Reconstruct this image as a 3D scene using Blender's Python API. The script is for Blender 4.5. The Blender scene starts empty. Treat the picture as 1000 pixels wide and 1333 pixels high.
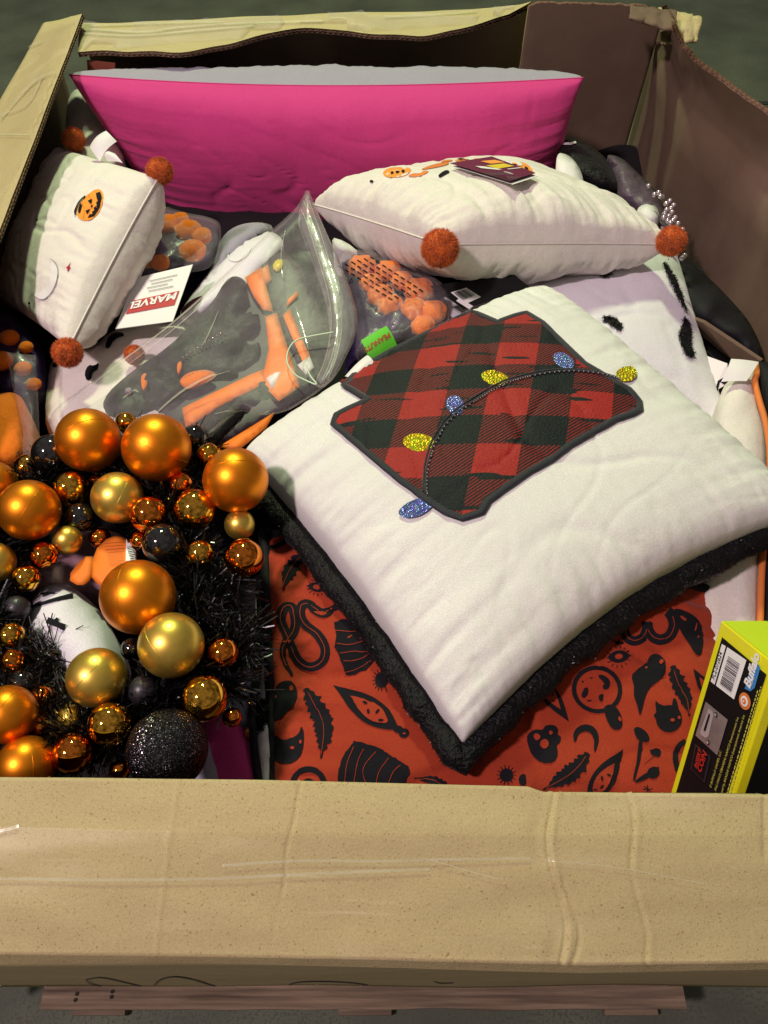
import bpy, bmesh, math, random
from math import sin, cos, pi, radians, sqrt, exp
from mathutils import Vector as V, Matrix, noise
from mathutils.bvhtree import BVHTree
from mathutils.geometry import delaunay_2d_cdt
random.seed(7)
S = bpy.context.scene
COL = S.collection

# ------------------------------------------------------------------ camera
PITCH = radians(55); CAM = V((0, 0, 1.576))
cd = bpy.data.cameras.new('camera'); cam = bpy.data.objects.new('camera', cd); COL.objects.link(cam)
cam.location = CAM; cam.rotation_euler = (radians(90) - PITCH, 0, 0)
cd.sensor_fit = 'VERTICAL'; cd.sensor_height = 36; cd.sensor_width = 27; cd.lens = 27.0
cd.clip_start = .02; cd.clip_end = 60
S.camera = cam
# ------------------------------------------------------------------ world
W = bpy.data.worlds.new('World'); S.world = W; W.use_nodes = True
nt = W.node_tree; bg = nt.nodes['Background']
tc = nt.nodes.new('ShaderNodeTexCoord'); sp = nt.nodes.new('ShaderNodeSeparateXYZ'); cr = nt.nodes.new('ShaderNodeValToRGB')
nt.links.new(tc.outputs['Generated'], sp.inputs[0]); nt.links.new(cr.outputs[0], bg.inputs[0])
cr.color_ramp.elements[0].color = (.08, .075, .06, 1); cr.color_ramp.elements[0].position = .42
cr.color_ramp.elements[1].color = (.62, .54, .52, 1); cr.color_ramp.elements[1].position = .78
wn = nt.nodes.new('ShaderNodeTexNoise'); wn.inputs['Scale'].default_value = 3.2; wn.inputs['Detail'].default_value = 3; nt.links.new(tc.outputs['Generated'], wn.inputs['Vector'])
wa = nt.nodes.new('ShaderNodeMath'); wa.operation = 'MULTIPLY_ADD'; wa.inputs[1].default_value = .22; nt.links.new(sp.outputs[2], wa.inputs[0]); nt.links.new(wn.outputs[0], wa.inputs[2]); nt.links.new(wa.outputs[0], cr.inputs[0])
bg.inputs[1].default_value = .42
# ------------------------------------------------------------------ lamps (two coloured ceiling lamps of the warehouse)
def lamp(name, loc, tgt, col, power, size):
    l = bpy.data.lights.new(name, 'AREA'); l.shape = 'DISK'; l.size = size; l.color = col; l.energy = power
    o = bpy.data.objects.new(name, l); COL.objects.link(o); o.location = loc
    o.rotation_euler = (V(tgt) - V(loc)).to_track_quat('-Z', 'Y').to_euler()
    return o
TG = (0, .75, .85)
def ldir(d, r): d = V(d).normalized() * r; return tuple(V(TG) + d)
lamp('ceiling_lamp_pink', ldir((-.48, -.36, .86), 3.6), TG, (1, .77, .80), 88, .30)
lamp('ceiling_lamp_green', ldir((-.12, .66, .80), 3.6), TG, (.82, 1, .55), 90, .30)
S.view_settings.view_transform = 'Standard'; S.view_settings.look = 'None'
S.view_settings.exposure = 0; S.view_settings.gamma = 1
S.render.engine = 'CYCLES'; S.cycles.max_bounces = 8; S.cycles.transparent_max_bounces = 16
S.cycles.caustics_reflective = False; S.cycles.caustics_refractive = False

# ------------------------------------------------------------------ pixel helpers (photo is 1000 x 1333)
FW = V((0, cos(PITCH), -sin(PITCH))); UP = V((0, sin(PITCH), cos(PITCH)))
def ray(x, y): return FW + V(((x-500)/1000, 0, 0)) + UP*((666.5-y)/1000)
def P(x, y, z): d = ray(x, y); return CAM + d*((z-CAM.z)/d.z)
def PY(x, y, Y): d = ray(x, y); return CAM + d*(Y/d.y)

# ------------------------------------------------------------------ materials
MATS = {}
def mat(name, col, rough=.8, metal=0, sheen=0, var=.08, vscale=8, bump=0, bscale=300, bump2=0, b2scale=25, coat=0, spec=.5, col2=None, sub=0, dots=None, emis=None, bdist=.001):
    m = bpy.data.materials.new(name); m.use_nodes = True; n = m.node_tree.nodes; L = m.node_tree.links
    b = n['Principled BSDF']; MATS[name] = m
    b.inputs['Roughness'].default_value = rough; b.inputs['Metallic'].default_value = metal
    b.inputs['Sheen Weight'].default_value = sheen; b.inputs['Coat Weight'].default_value = coat
    b.inputs['Specular IOR Level'].default_value = spec
    if sheen: b.inputs['Sheen Roughness'].default_value = .4
    t = n.new('ShaderNodeTexCoord')
    nz = n.new('ShaderNodeTexNoise'); nz.inputs['Scale'].default_value = vscale; nz.inputs['Detail'].default_value = 5
    L.new(t.outputs['Object'], nz.inputs['Vector'])
    rp = n.new('ShaderNodeValToRGB'); L.new(nz.outputs[0], rp.inputs[0])
    c2 = col2 or tuple(min(1, c*(1+var)) for c in col)
    rp.color_ramp.elements[0].color = (*[c*(1-var) for c in col], 1); rp.color_ramp.elements[0].position = .3
    rp.color_ramp.elements[1].color = (*c2, 1); rp.color_ramp.elements[1].position = .7
    out = rp.outputs[0]
    if dots:
        dcol, dsc, thr = dots
        v = n.new('ShaderNodeTexNoise'); v.inputs['Scale'].default_value = dsc; v.inputs['Detail'].default_value = 2
        L.new(t.outputs['Object'], v.inputs['Vector'])
        r2 = n.new('ShaderNodeValToRGB'); L.new(v.outputs[0], r2.inputs[0])
        r2.color_ramp.elements[0].position = thr; r2.color_ramp.elements[1].position = thr+.06
        mx = n.new('ShaderNodeMixRGB'); L.new(r2.outputs[0], mx.inputs[0]); L.new(out, mx.inputs[1]); mx.inputs[2].default_value = (*dcol, 1)
        out = mx.outputs[0]
    L.new(out, b.inputs['Base Color'])
    last = None
    for (a, s) in ((bump2, b2scale), (bump, bscale)):
        if a:
            q = n.new('ShaderNodeTexNoise'); q.inputs['Scale'].default_value = s; q.inputs['Detail'].default_value = 3
            L.new(t.outputs['Object'], q.inputs['Vector'])
            bp = n.new('ShaderNodeBump'); bp.inputs['Strength'].default_value = a; bp.inputs['Distance'].default_value = bdist if s > 100 else .006
            L.new(q.outputs[0], bp.inputs['Height'])
            if last: L.new(last.outputs[0], bp.inputs['Normal'])
            last = bp
    if last: L.new(last.outputs[0], b.inputs['Normal'])
    return m
def fabric(name, col, **k):
    d = dict(dots=(tuple(c*.89 for c in col), 900, .47), rough=.95, sheen=.15, var=.04, bump=.35, bscale=700, bump2=.35, b2scale=22, spec=.15); d.update(k)
    return mat(name, col, **d)
M_white = fabric('white_canvas', (.80, .80, .77), bump=.45, bscale=900)
M_cream = fabric('cream_cotton', (.80, .755, .70), var=.05, bump2=.5, b2scale=30)
M_lilac = fabric('white_plush_fabric', (.80, .78, .84))
M_pink = fabric('pink_cotton', (.66, .060, .25), bump2=.35, b2scale=14)
M_grey = fabric('grey_cotton', (.36, .34, .42), bump2=.5)
M_red = fabric('rust_red_canvas', (.37, .046, .020), var=.08)
M_blackprint = mat('black_print', (.011, .011, .014), .9, bump=.4, bscale=700, spec=.12)
M_plush = mat('black_plush', (.004, .004, .005), .48, sheen=.04, bump=1, bscale=260, bump2=.8, b2scale=70, var=.3, spec=.22, bdist=.003)
M_fuzz = mat('black_pile', (.006, .006, .008), .3, spec=.4)
M_black = fabric('black_cloth', (.010, .009, .013), rough=.7, bump2=.9, b2scale=14, spec=.25, sheen=0)
M_shade = fabric('shade_fill', (.02, .018, .02), bump2=1, b2scale=9, sheen=0)  # near-black colour standing in for shade in gaps and recesses
M_pom = mat('orange_pile', (.62, .13, .012), .9, sheen=.5, var=.25, vscale=90)
M_orange = fabric('orange_plush', (.85, .20, .015), bump2=.8, b2scale=40, var=.15)
M_orangecard = mat('orange_card', (.90, .22, .015), .65)
M_purple = mat('purple_foil', (.022, .010, .06), .4, coat=.15, bump2=.8, b2scale=30)
M_darkbag = mat('grey_mesh_cloth', (.10, .07, .10), .5, bump2=1, b2scale=45)
CB = (.47, .39, .20)
M_card = mat('cardboard', CB, .85, var=.11, vscale=700, bump=.28, bscale=480, bump2=.22, b2scale=26, dots=((.30, .20, .10), 520, .64), spec=.3)
def add_wear(m, col, scale, stretch, thr, amt):
    # long faint scuffs and rubbed fibres over the base colour
    n = m.node_tree.nodes; L = m.node_tree.links; b = n['Principled BSDF']; src = b.inputs['Base Color'].links[0].from_socket
    t = n.new('ShaderNodeTexCoord'); mp = n.new('ShaderNodeMapping'); mp.inputs['Scale'].default_value = stretch; L.new(t.outputs['Object'], mp.inputs[0])
    z = n.new('ShaderNodeTexNoise'); z.inputs['Scale'].default_value = scale; z.inputs['Detail'].default_value = 6; L.new(mp.outputs[0], z.inputs['Vector'])
    q = n.new('ShaderNodeMapRange'); q.inputs[1].default_value = thr; q.inputs[2].default_value = thr+.15; q.inputs[4].default_value = amt; L.new(z.outputs[0], q.inputs[0])
    x = n.new('ShaderNodeMixRGB'); L.new(q.outputs[0], x.inputs[0]); L.new(src, x.inputs[1]); x.inputs[2].default_value = (*col, 1); L.new(x.outputs[0], b.inputs['Base Color'])
add_wear(M_card, (.62, .53, .33), 9, (1, 3, 3), .56, .35)
add_wear(M_card, (.36, .27, .13), 5, (1.5, 1, 1), .58, .30)
add_wear(M_card, (.70, .62, .42), 40, (.25, 3, 3), .66, .45)
M_card_shade = mat('cardboard_inside_shaded', (.150, .098, .068), .85, var=.1, vscale=9, bump=.3, bscale=400, bump2=.45, b2scale=9, dots=((.16, .10, .06), 300, .68), spec=.3)  # darker copy of the cardboard, interior shade put into its colour
add_wear(M_card_shade, (.26, .18, .13), 6, (1, 1, .6), .55, .45); add_wear(M_card_shade, (.07, .05, .035), 4, (1, 1, 1), .60, .4)
M_cardedge = mat('cardboard_edge', (.44, .29, .19), .85, var=.25, vscale=90)
M_concrete = mat('concrete', (.095, .110, .075), .75, var=.35, vscale=5, bump=.5, bscale=160, bump2=.3, b2scale=12, dots=((.075, .08, .06), 190, .52))
M_wood = mat('pallet_wood', (.16, .11, .072), .85, var=.45, vscale=9, bump=.7, bscale=120, col2=(.30, .22, .15))
_n = M_wood.node_tree; _t = [q for q in _n.nodes if q.type == 'TEX_COORD'][0]; _m = _n.nodes.new('ShaderNodeMapping'); _m.inputs['Scale'].default_value = (.6, 14, 10)
_n.links.new(_t.outputs['Object'], _m.inputs[0])
for q in _n.nodes:
    if q.type == 'TEX_NOISE': _n.links.new(_m.outputs[0], q.inputs['Vector'])
M_matteorange = mat('matte_copper_gold', (.86, .27, .012), .38, metal=.9, var=.04)
M_mattegold = mat('matte_gold', (.80, .56, .10), .36, metal=.9, var=.04)
M_shinygold = mat('mirror_gold', (.80, .42, .05), .045, metal=1, var=.05)
M_copper = mat('mirror_copper', (.80, .24, .03), .05, metal=1, var=.05)
M_shinyblack = mat('gloss_black', (.006, .006, .006), .06, spec=.8, coat=.6)
M_matteblack = mat('matte_black', (.02, .018, .024), .4, spec=.6)
M_tinsel = mat('black_tinsel', (.006, .006, .006), .22, spec=.8, coat=.3)
M_white_paper = mat('white_paper', (.80, .78, .78), .5, var=.02)
M_whiteplush = fabric('white_felt', (.82, .80, .80))
M_maroon = mat('maroon_card', (.055, .012, .022), .35, coat=.3)
M_redink = mat('red_ink', (.45, .015, .03), .5)
M_greyink = mat('grey_ink', (.35, .33, .35), .6)
M_green = mat('green_satin', (.12, .62, .03), .5)
M_redthread = mat('dark_red_thread', (.20, .01, .01), .7)
M_blackvinyl = mat('black_thread', (.012, .014, .022), .6, sheen=.3, bump=.8, bscale=900, spec=.4)
M_yellowcard = mat('yellow_card', (.80, .78, .015), .3, coat=.3, var=.02)
M_limecard = mat('lime_card', (.62, .80, .02), .3, coat=.3, var=.02)
M_blackcard = mat('black_card', (.006, .006, .007), .5, var=.1, spec=.25)
M_ywink = mat('yellow_ink', (.62, .58, .10), .5)
M_blueink = mat('blue_ink', (.05, .28, .66), .5)
M_navy = mat('navy_ink', (.01, .02, .07), .35)
M_steel = mat('printed_steel', (.42, .38, .38), .35, metal=.6, var=.2, vscale=40)
M_steel2 = mat('printed_steel_light', (.70, .66, .68), .3, metal=.5)
M_ink_red = mat('sign_red', (.60, .03, .02), .4)
M_tag_yellow = mat('tag_yellow', (.72, .56, .03), .4)
M_beads = mat('pearl_beads', (.62, .52, .58), .15, metal=.6)
M_pumpkin = mat('orange_thread', (.90, .32, .02), .6, sheen=.2, bump=.8, bscale=800)
M_pipe = mat('orange_piping', (.70, .20, .04), .7)
M_marker = mat('marker_ink', (.03, .03, .03), .5)
M_barwhite = mat('label_white', (.85, .85, .85), .4, var=.01)

def film(name, tint=(.9, .9, .95), white=.06, rough=.12, bs=.14, fm=.8):
    m = bpy.data.materials.new(name); m.use_nodes = True; n = m.node_tree.nodes; L = m.node_tree.links
    n.remove(n['Principled BSDF']); out = n['Material Output']
    tr = n.new('ShaderNodeBsdfTransparent'); tr.inputs[0].default_value = (1, 1, 1, 1)
    df = n.new('ShaderNodeBsdfDiffuse'); df.inputs[0].default_value = (*tint, 1)
    gl = n.new('ShaderNodeBsdfGlossy'); gl.inputs['Roughness'].default_value = rough
    fr = n.new('ShaderNodeFresnel'); fr.inputs[0].default_value = 1.45
    tc = n.new('ShaderNodeTexCoord'); nz = n.new('ShaderNodeTexNoise'); nz.inputs['Scale'].default_value = 28; nz.inputs['Detail'].default_value = 3
    L.new(tc.outputs['Object'], nz.inputs['Vector'])
    bp = n.new('ShaderNodeBump'); bp.inputs['Strength'].default_value = bs; bp.inputs['Distance'].default_value = .01
    L.new(nz.outputs[0], bp.inputs['Height']); L.new(bp.outputs[0], gl.inputs['Normal']); L.new(bp.outputs[0], fr.inputs['Normal'])
    mp = n.new('ShaderNodeMapRange'); mp.inputs[1].default_value = .35; mp.inputs[2].default_value = .75; mp.inputs[3].default_value = white*.8; mp.inputs[4].default_value = white*1.4
    L.new(nz.outputs[0], mp.inputs[0])
    m1 = n.new('ShaderNodeMixShader'); L.new(mp.outputs[0], m1.inputs[0]); L.new(tr.outputs[0], m1.inputs[1]); L.new(df.outputs[0], m1.inputs[2])
    ff = n.new('ShaderNodeMath'); ff.operation = 'MULTIPLY'; ff.inputs[1].default_value = fm; L.new(fr.outputs[0], ff.inputs[0])
    m2 = n.new('ShaderNodeMixShader'); L.new(ff.outputs[0], m2.inputs[0]); L.new(m1.outputs[0], m2.inputs[1]); L.new(gl.outputs[0], m2.inputs[2])
    L.new(m2.outputs[0], out.inputs[0]); return m
M_film = film('clear_plastic', (.80, .72, .80), white=.095, rough=.30, fm=.15, bs=.12)
M_film2 = film('frosted_plastic', (.8, .78, .78), white=.16, rough=.3, fm=.5)
M_tape = film('clear_tape', (.50, .40, .18), white=.03, rough=.3, bs=.05, fm=.16)

def plaid_mat():
    m = bpy.data.materials.new('buffalo_plaid_velvet'); m.use_nodes = True; n = m.node_tree.nodes; L = m.node_tree.links; b = n['Principled BSDF']; b.inputs['Specular IOR Level'].default_value = .2
    b.inputs['Roughness'].default_value = .6; b.inputs['Sheen Weight'].default_value = .12; b.inputs['Sheen Roughness'].default_value = .35
    tc = n.new('ShaderNodeTexCoord'); s = n.new('ShaderNodeSeparateXYZ'); L.new(tc.outputs['Object'], s.inputs[0])
    def math_(op, a, v=None, w=None):
        q = n.new('ShaderNodeMath'); q.operation = op
        if hasattr(a, 'links'): L.new(a, q.inputs[0])
        else: q.inputs[0].default_value = a
        if v is not None:
            if hasattr(v, 'links'): L.new(v, q.inputs[1])
            else: q.inputs[1].default_value = v
        return q.outputs[0]
    nz = n.new('ShaderNodeTexNoise'); nz.inputs['Scale'].default_value = 400; L.new(tc.outputs['Object'], nz.inputs['Vector'])
    X, Y = s.outputs[0], s.outputs[1]
    xp = math_('ADD', math_('MULTIPLY', math_('SUBTRACT', X, math_('MULTIPLY', Y, .24)), 1/.0975), 50.75+(.24*.612-.045)/.0975)
    yp = math_('ADD', math_('MULTIPLY', math_('ADD', Y, math_('MULTIPLY', X, .02)), 1/.085), 50.75-.613/.085)
    bx, by = math_('GREATER_THAN', math_('FRACT', xp), .5), math_('GREATER_THAN', math_('FRACT', yp), .5)
    both = math_('MULTIPLY', bx, by); one = math_('SUBTRACT', math_('ADD', bx, by), math_('MULTIPLY', both, 2.0))
    dg = math_('FRACT', math_('MULTIPLY', math_('SUBTRACT', math_('MULTIPLY', s.outputs[1], 1.4), s.outputs[0]), 1/.0056))
    hatch = math_('MULTIPLY', math_('GREATER_THAN', dg, .55), one)
    nn = n.new('ShaderNodeTexNoise'); nn.inputs['Scale'].default_value = 1; nn.inputs['Detail'].default_value = 1
    m3 = n.new('ShaderNodeMapping'); m3.inputs['Rotation'].default_value = (0, 0, radians(-38)); m3.inputs['Scale'].default_value = (14, 110, 10); L.new(tc.outputs['Object'], m3.inputs[0]); L.new(m3.outputs[0], nn.inputs['Vector'])
    streak = math_('GREATER_THAN', nn.outputs[0], .655)
    redf = math_('MULTIPLY', math_('MAXIMUM', both, math_('MULTIPLY', hatch, .62)), math_('SUBTRACT', 1.0, streak))
    mx = n.new('ShaderNodeMixRGB'); L.new(redf, mx.inputs[0]); mx.inputs[1].default_value = (.008, .013, .015, 1); mx.inputs[2].default_value = (.42, .028, .024, 1)
    m2 = n.new('ShaderNodeMixRGB'); m2.blend_type = 'MULTIPLY'; m2.inputs[0].default_value = .5; L.new(mx.outputs[0], m2.inputs[1]); L.new(nz.outputs[0], m2.inputs[2])
    L.new(m2.outputs[0], b.inputs['Base Color'])
    bp = n.new('ShaderNodeBump'); bp.inputs['Strength'].default_value = .5; bp.inputs['Distance'].default_value = .002; L.new(nz.outputs[0], bp.inputs['Height']); L.new(bp.outputs[0], b.inputs['Normal'])
    return m
PLAID_OFF = (.02, .012, 0)
M_plaid = plaid_mat()

def sequin_mat(name, col, rough):
    m = bpy.data.materials.new(name); m.use_nodes = True; n = m.node_tree.nodes; L = m.node_tree.links; b = n['Principled BSDF']
    b.inputs['Metallic'].default_value = .7; b.inputs['Roughness'].default_value = rough
    tc = n.new('ShaderNodeTexCoord'); vo = n.new('ShaderNodeTexVoronoi'); vo.inputs['Scale'].default_value = 330
    L.new(tc.outputs['Object'], vo.inputs['Vector'])
    mx = n.new('ShaderNodeMixRGB'); mx.blend_type = 'MULTIPLY'; mx.inputs[0].default_value = .45; mx.inputs[1].default_value = (*col, 1); L.new(vo.outputs['Color'], mx.inputs[2])
    L.new(mx.outputs[0], b.inputs['Base Color'])
    bp = n.new('ShaderNodeBump'); bp.inputs['Strength'].default_value = 1; bp.inputs['Distance'].default_value = .003; L.new(vo.outputs['Distance'], bp.inputs['Height']); L.new(bp.outputs[0], b.inputs['Normal'])
    return m
M_seqy = sequin_mat('yellow_sequins', (1, .85, .03), .35); M_seqb = sequin_mat('blue_sequins', (.30, .42, .95), .22)
def glitter_mat(name, col, scale, thr, rough=.5, fl=(1, .95, 1)):
    m = mat(name, col, rough); n = m.node_tree.nodes; L = m.node_tree.links; b = n['Principled BSDF']
    tc = n.new('ShaderNodeTexCoord'); vo = n.new('ShaderNodeTexVoronoi'); vo.inputs['Scale'].default_value = scale; L.new(tc.outputs['Object'], vo.inputs['Vector'])
    sc = n.new('ShaderNodeSeparateColor'); L.new(vo.outputs['Color'], sc.inputs[0])
    gt = n.new('ShaderNodeMath'); gt.operation = 'GREATER_THAN'; L.new(sc.outputs[0], gt.inputs[0]); gt.inputs[1].default_value = thr
    # flakes: tilted tiny metal facets
    vm = n.new('ShaderNodeVectorMath'); vm.operation = 'SUBTRACT'; L.new(vo.outputs['Color'], vm.inputs[0]); vm.inputs[1].default_value = (.5, .5, .5)
    ge = n.new('ShaderNodeNewGeometry'); v2 = n.new('ShaderNodeVectorMath'); v2.operation = 'ADD'; L.new(ge.outputs['Normal'], v2.inputs[0]); L.new(vm.outputs[0], v2.inputs[1])
    v3 = n.new('ShaderNodeVectorMath'); v3.operation = 'NORMALIZE'; L.new(v2.outputs[0], v3.inputs[0]); L.new(v3.outputs[0], b.inputs['Normal'])
    b.inputs['Specular IOR Level'].default_value = .15; L.new(gt.outputs[0], b.inputs['Metallic']); b.inputs['Roughness'].default_value = .25
    mx = n.new('ShaderNodeMixRGB'); L.new(gt.outputs[0], mx.inputs[0]); mx.inputs[1].default_value = (*col, 1); mx.inputs[2].default_value = (*fl, 1); L.new(mx.outputs[0], b.inputs['Base Color'])
    return m
M_glitter = glitter_mat('black_glitter', (.003, .003, .004), 55, .80, fl=(.22, .20, .24))

# ------------------------------------------------------------------ object helpers
def tag(o, label=None, cat=None, group=None, kind=None):
    if label: o['label'] = label
    if cat: o['category'] = cat
    if group: o['group'] = group
    if kind: o['kind'] = kind
    return o
def root(name, loc, label, cat, group=None):
    o = bpy.data.objects.new(name, None); COL.objects.link(o); o.location = loc; o.empty_display_size = .05
    bpy.context.view_layer.update()
    return tag(o, label, cat, group)
def mk(name, verts, faces, m, parent=None, smooth=True, kind=None):
    me = bpy.data.meshes.new(name); me.from_pydata([tuple(v) for v in verts], [], faces); me.materials.append(m)
    if smooth: me.polygons.foreach_set('use_smooth', [True]*len(me.polygons))
    me.update(); o = bpy.data.objects.new(name, me); COL.objects.link(o)
    if parent:
        o.parent = parent; off = V((0, 0, 0)); p = parent
        while p: off += p.location; p = p.parent
        o.location = -off
    if kind: o['kind'] = kind
    o['_bvh'] = 0
    del o['_bvh']
    return o
def grid_faces(nu, nv, off=0, flip=False):
    f = []
    for i in range(nu-1):
        for j in range(nv-1):
            a = off+i*nv+j; q = (a, a+nv, a+nv+1, a+1)
            f.append(q[::-1] if flip else q)
    return f
def bvh(v, f): return BVHTree.FromPolygons([tuple(x) for x in v], f)
def N3(x, y, z=0): return noise.noise(V((x, y, z)))

def pillow(name, parent, C, tt, tb, m, mb=None, n=72, pinch=.07, pinu=None, seed=0, wr=.006, gather=.006, pw=.42, ear=0, dents=(), pn=None, au=1.0, soft=1.0, cr=0):
    """C = corners (00,10,11,01) in world; top normal upward. returns top object, bvh, edge loop, normal"""
    c00, c10, c11, c01 = [V(c) for c in C]
    nn = ((c10-c00).cross(c01-c00)).normalized()
    if nn.dot(CAM-(c00+c11)/2) < 0: nn = -nn
    pk = pn or ((pinch if pinu is None else pinu),)*2+(pinch,)*2      # pinch at u-, u+, v-, v+
    def base(u, v):
        pu = u*(1-(pk[1] if u > 0 else pk[0])*(1-v*v)); pv = v*(1-(pk[3] if v > 0 else pk[2])*(1-u*u))
        k = 1-cr*abs(u*v)**5; a, b = (pu*k+1)/2, (pv*k+1)/2
        return c00*(1-a)*(1-b)+c10*a*(1-b)+c11*a*b+c01*(1-a)*b
    def h(u, v): return (max(0, 1-u*u)*max(0, 1-v*v))**pw
    def wrk(u, v, s):
        e = 0
        for (a, b, k) in ((u, v, 0), (v, u, 10)):
            d = 1-abs(a); w = exp(-d/.22)*(1-exp(-d/.03))
            sg = 1 if a > 0 else -1
            b = b*(au if k else 1)
            e += w*N3(b*7, sg*3+k+seed*1.7, s+d*1.2)*gather*1.7*soft
            e += w*N3(b*16, sg*3+k+seed*2.7, s+d*1.5)*gather*1.0
            w2 = exp(-d/.09)*(1-exp(-d/.02)); q = N3(b*30/au**1.4, sg*3+k+seed*3.7, s+d*2); e -= w2*max(0, q)*gather*1.6/au
            q = N3(b*11+seed, sg*5+k, 3+s+d*1.4); e -= w*exp(-(q/.035)**2)*gather*.55
        e += N3(u*1.8*au+seed*5, v*1.8, s*3)*wr*2*soft
        # long soft creases
        q = N3(u*1.3*au+seed, v*1.3+4, s); e -= wr*1.3*exp(-(q/.05)**2)*(1-u*u)*(1-v*v)
        q = N3(u*2.1*au+v*1.5+seed*2, v*1.1-u+7, s); e -= wr*.8*exp(-(q/.03)**2)*(1-u*u)*(1-v*v)
        return e
    vt, vb = [], []
    for i in range(n):
        u = -cos(pi*i/(n-1))*.35+(-1+2*i/(n-1))*.65
        for j in range(n):
            v = -cos(pi*j/(n-1))*.35+(-1+2*j/(n-1))*.65
            b = base(u, v); hh = h(u, v); mm = min(1, hh*1.5)
            t = tt*hh+wrk(u, v, 0)*mm
            for (du, dv, dr, dd) in dents: t -= dd*exp(-((u-du)**2+(v-dv)**2)/dr**2)*mm
            vt.append(b+nn*t); vb.append(b-nn*(tb*hh+wrk(u, v, 5)*mm*(1.2 if mb else 1)))
    ft = grid_faces(n, n); fb = grid_faces(n, n, 0, True)
    f0 = (vt[ft[n*n//2][1]]-vt[ft[n*n//2][0]]).cross(vt[ft[n*n//2][2]]-vt[ft[n*n//2][0]])
    if f0.dot(nn) < 0: ft, fb = fb, ft
    loop = [base(-1+2*i/60, -1) for i in range(60)]+[base(1, -1+2*i/60) for i in range(60)]+[base(1-2*i/60, 1) for i in range(60)]+[base(-1, 1-2*i/60) for i in range(60)]
    if mb is None:
        bnd = lambda k: k//n in (0, n-1) or k % n in (0, n-1)
        idx = {}; vs = list(vt)
        for k in range(n*n):
            if bnd(k): idx[k] = k
            else: idx[k] = len(vs); vs.append(vb[k])
        fs = ft+[tuple(idx[k] for k in f) for f in fb]
        o = mk(name, vs, fs, m, parent); o2 = None
    else:
        o = mk(name, vt, ft, m, parent); o2 = mk('back_'+name, vb, fb, mb, parent)
        vs, fs = vt+vb, ft+[tuple(k+n*n for k in f) for f in fb]
    return dict(o=o, o2=o2, bvh=bvh(vs, fs), loop=loop, n=nn, base=base)

def hit(B, x, y, off=.001):
    d = ray(x, y).normalized(); r = B.ray_cast(CAM, d)
    if r[0] is None: return None
    nn = r[1]
    if nn.dot(d) > 0: nn = -nn
    return r[0]+nn*off
def inside_grid(poly, step):
    xs = [p[0] for p in poly]; ys = [p[1] for p in poly]; pts = []
    x = min(xs)+step*.5
    while x < max(xs):
        y = min(ys)+step*.5
        while y < max(ys):
            c = False; j = len(poly)-1; dm = 1e9
            for i in range(len(poly)):
                xi, yi = poly[i]; xj, yj = poly[j]
                if (yi > y) != (yj > y) and x < (xj-xi)*(y-yi)/(yj-yi)+xi: c = not c
                L2 = (xj-xi)**2+(yj-yi)**2 or 1e-9
                t = max(0, min(1, ((x-xi)*(xj-xi)+(y-yi)*(yj-yi))/L2)); dm = min(dm, math.hypot(xi+t*(xj-xi)-x, yi+t*(yj-yi)-y)); j = i
            if c and dm > step*.35: pts.append((x, y))
            y += step
        x += step
    return pts
def smooth_poly(p, it=2):
    for _ in range(it):
        q = []
        for i in range(len(p)):
            a, b = p[i], p[(i+1) % len(p)]
            q += [(a[0]*.75+b[0]*.25, a[1]*.75+b[1]*.25), (a[0]*.25+b[0]*.75, a[1]*.25+b[1]*.75)]
        p = q
    return p
def smooth_path(p, it=2):
    for _ in range(it):
        q = [p[0]]
        for i in range(len(p)-1):
            a, b = V(p[i]), V(p[i+1]); q += [tuple(a*.75+b*.25), tuple(a*.25+b*.75)]
        q.append(p[-1]); p = q
    return p
def dens(poly, step):
    q = []
    for i in range(len(poly)):
        a, b = poly[i], poly[(i+1) % len(poly)]; L = math.hypot(b[0]-a[0], b[1]-a[1]); k = max(1, int(L/step))
        q += [(a[0]+(b[0]-a[0])*t/k, a[1]+(b[1]-a[1])*t/k) for t in range(k)]
    return q
def tri(poly, step):
    poly = dens(poly, step); n = len(poly)
    pts = [V(p) for p in poly]+[V(p) for p in inside_grid(poly, step)]
    r = delaunay_2d_cdt(pts, [], [list(range(n))], 1, 1e-4)
    return [(v.x, v.y) for v in r[0]], [tuple(f) for f in r[2]], r[3]
def flipfix(vs, fs):
    out = []
    for f in fs:
        a, b, c = vs[f[0]], vs[f[1]], vs[f[2]]
        nn = (b-a).cross(c-a)
        out.append(f if nn.dot(CAM-a) > 0 else tuple(reversed(f)))
    return out
def drape(name, poly, B, m, parent, off=.001, step=8, edge=0):
    """flat print or patch lying on a surface; edge > 0 sinks the rim so the patch has thickness"""
    pv, pf, ori = tri(poly, step); vs, ok = [], []
    for (x, y) in pv:
        h = hit(B, x, y, off); ok.append(h is not None); vs.append(h or V((0, 0, 0)))
    pf = [f for f in pf if all(ok[i] for i in f)]
    if not pf: return None
    used = sorted({i for f in pf for i in f}); mp = {k: i for i, k in enumerate(used)}
    vs = [vs[k] for k in used]; pf = [tuple(mp[i] for i in f) for f in pf]
    return mk(name, vs, flipfix(vs, pf), m, parent)
def drape_multi(name, polys, B, m, parent, off=.001, step=8):
    V_, F_ = [], []
    for poly in polys:
        pv, pf, _ = tri(poly, step); h = [hit(B, x, y, off) for x, y in pv]
        b = len(V_); fs = [f for f in pf if all(h[i] is not None for i in f)]
        hv = [q or CAM.copy() for q in h]; fs = flipfix(hv, fs)
        used = sorted({i for f in fs for i in f}); mp = {k: i+b for i, k in enumerate(used)}
        V_ += [hv[k] for k in used]; F_ += [tuple(mp[i] for i in f) for f in fs]
    if F_: return mk(name, V_, F_, m, parent)
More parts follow.
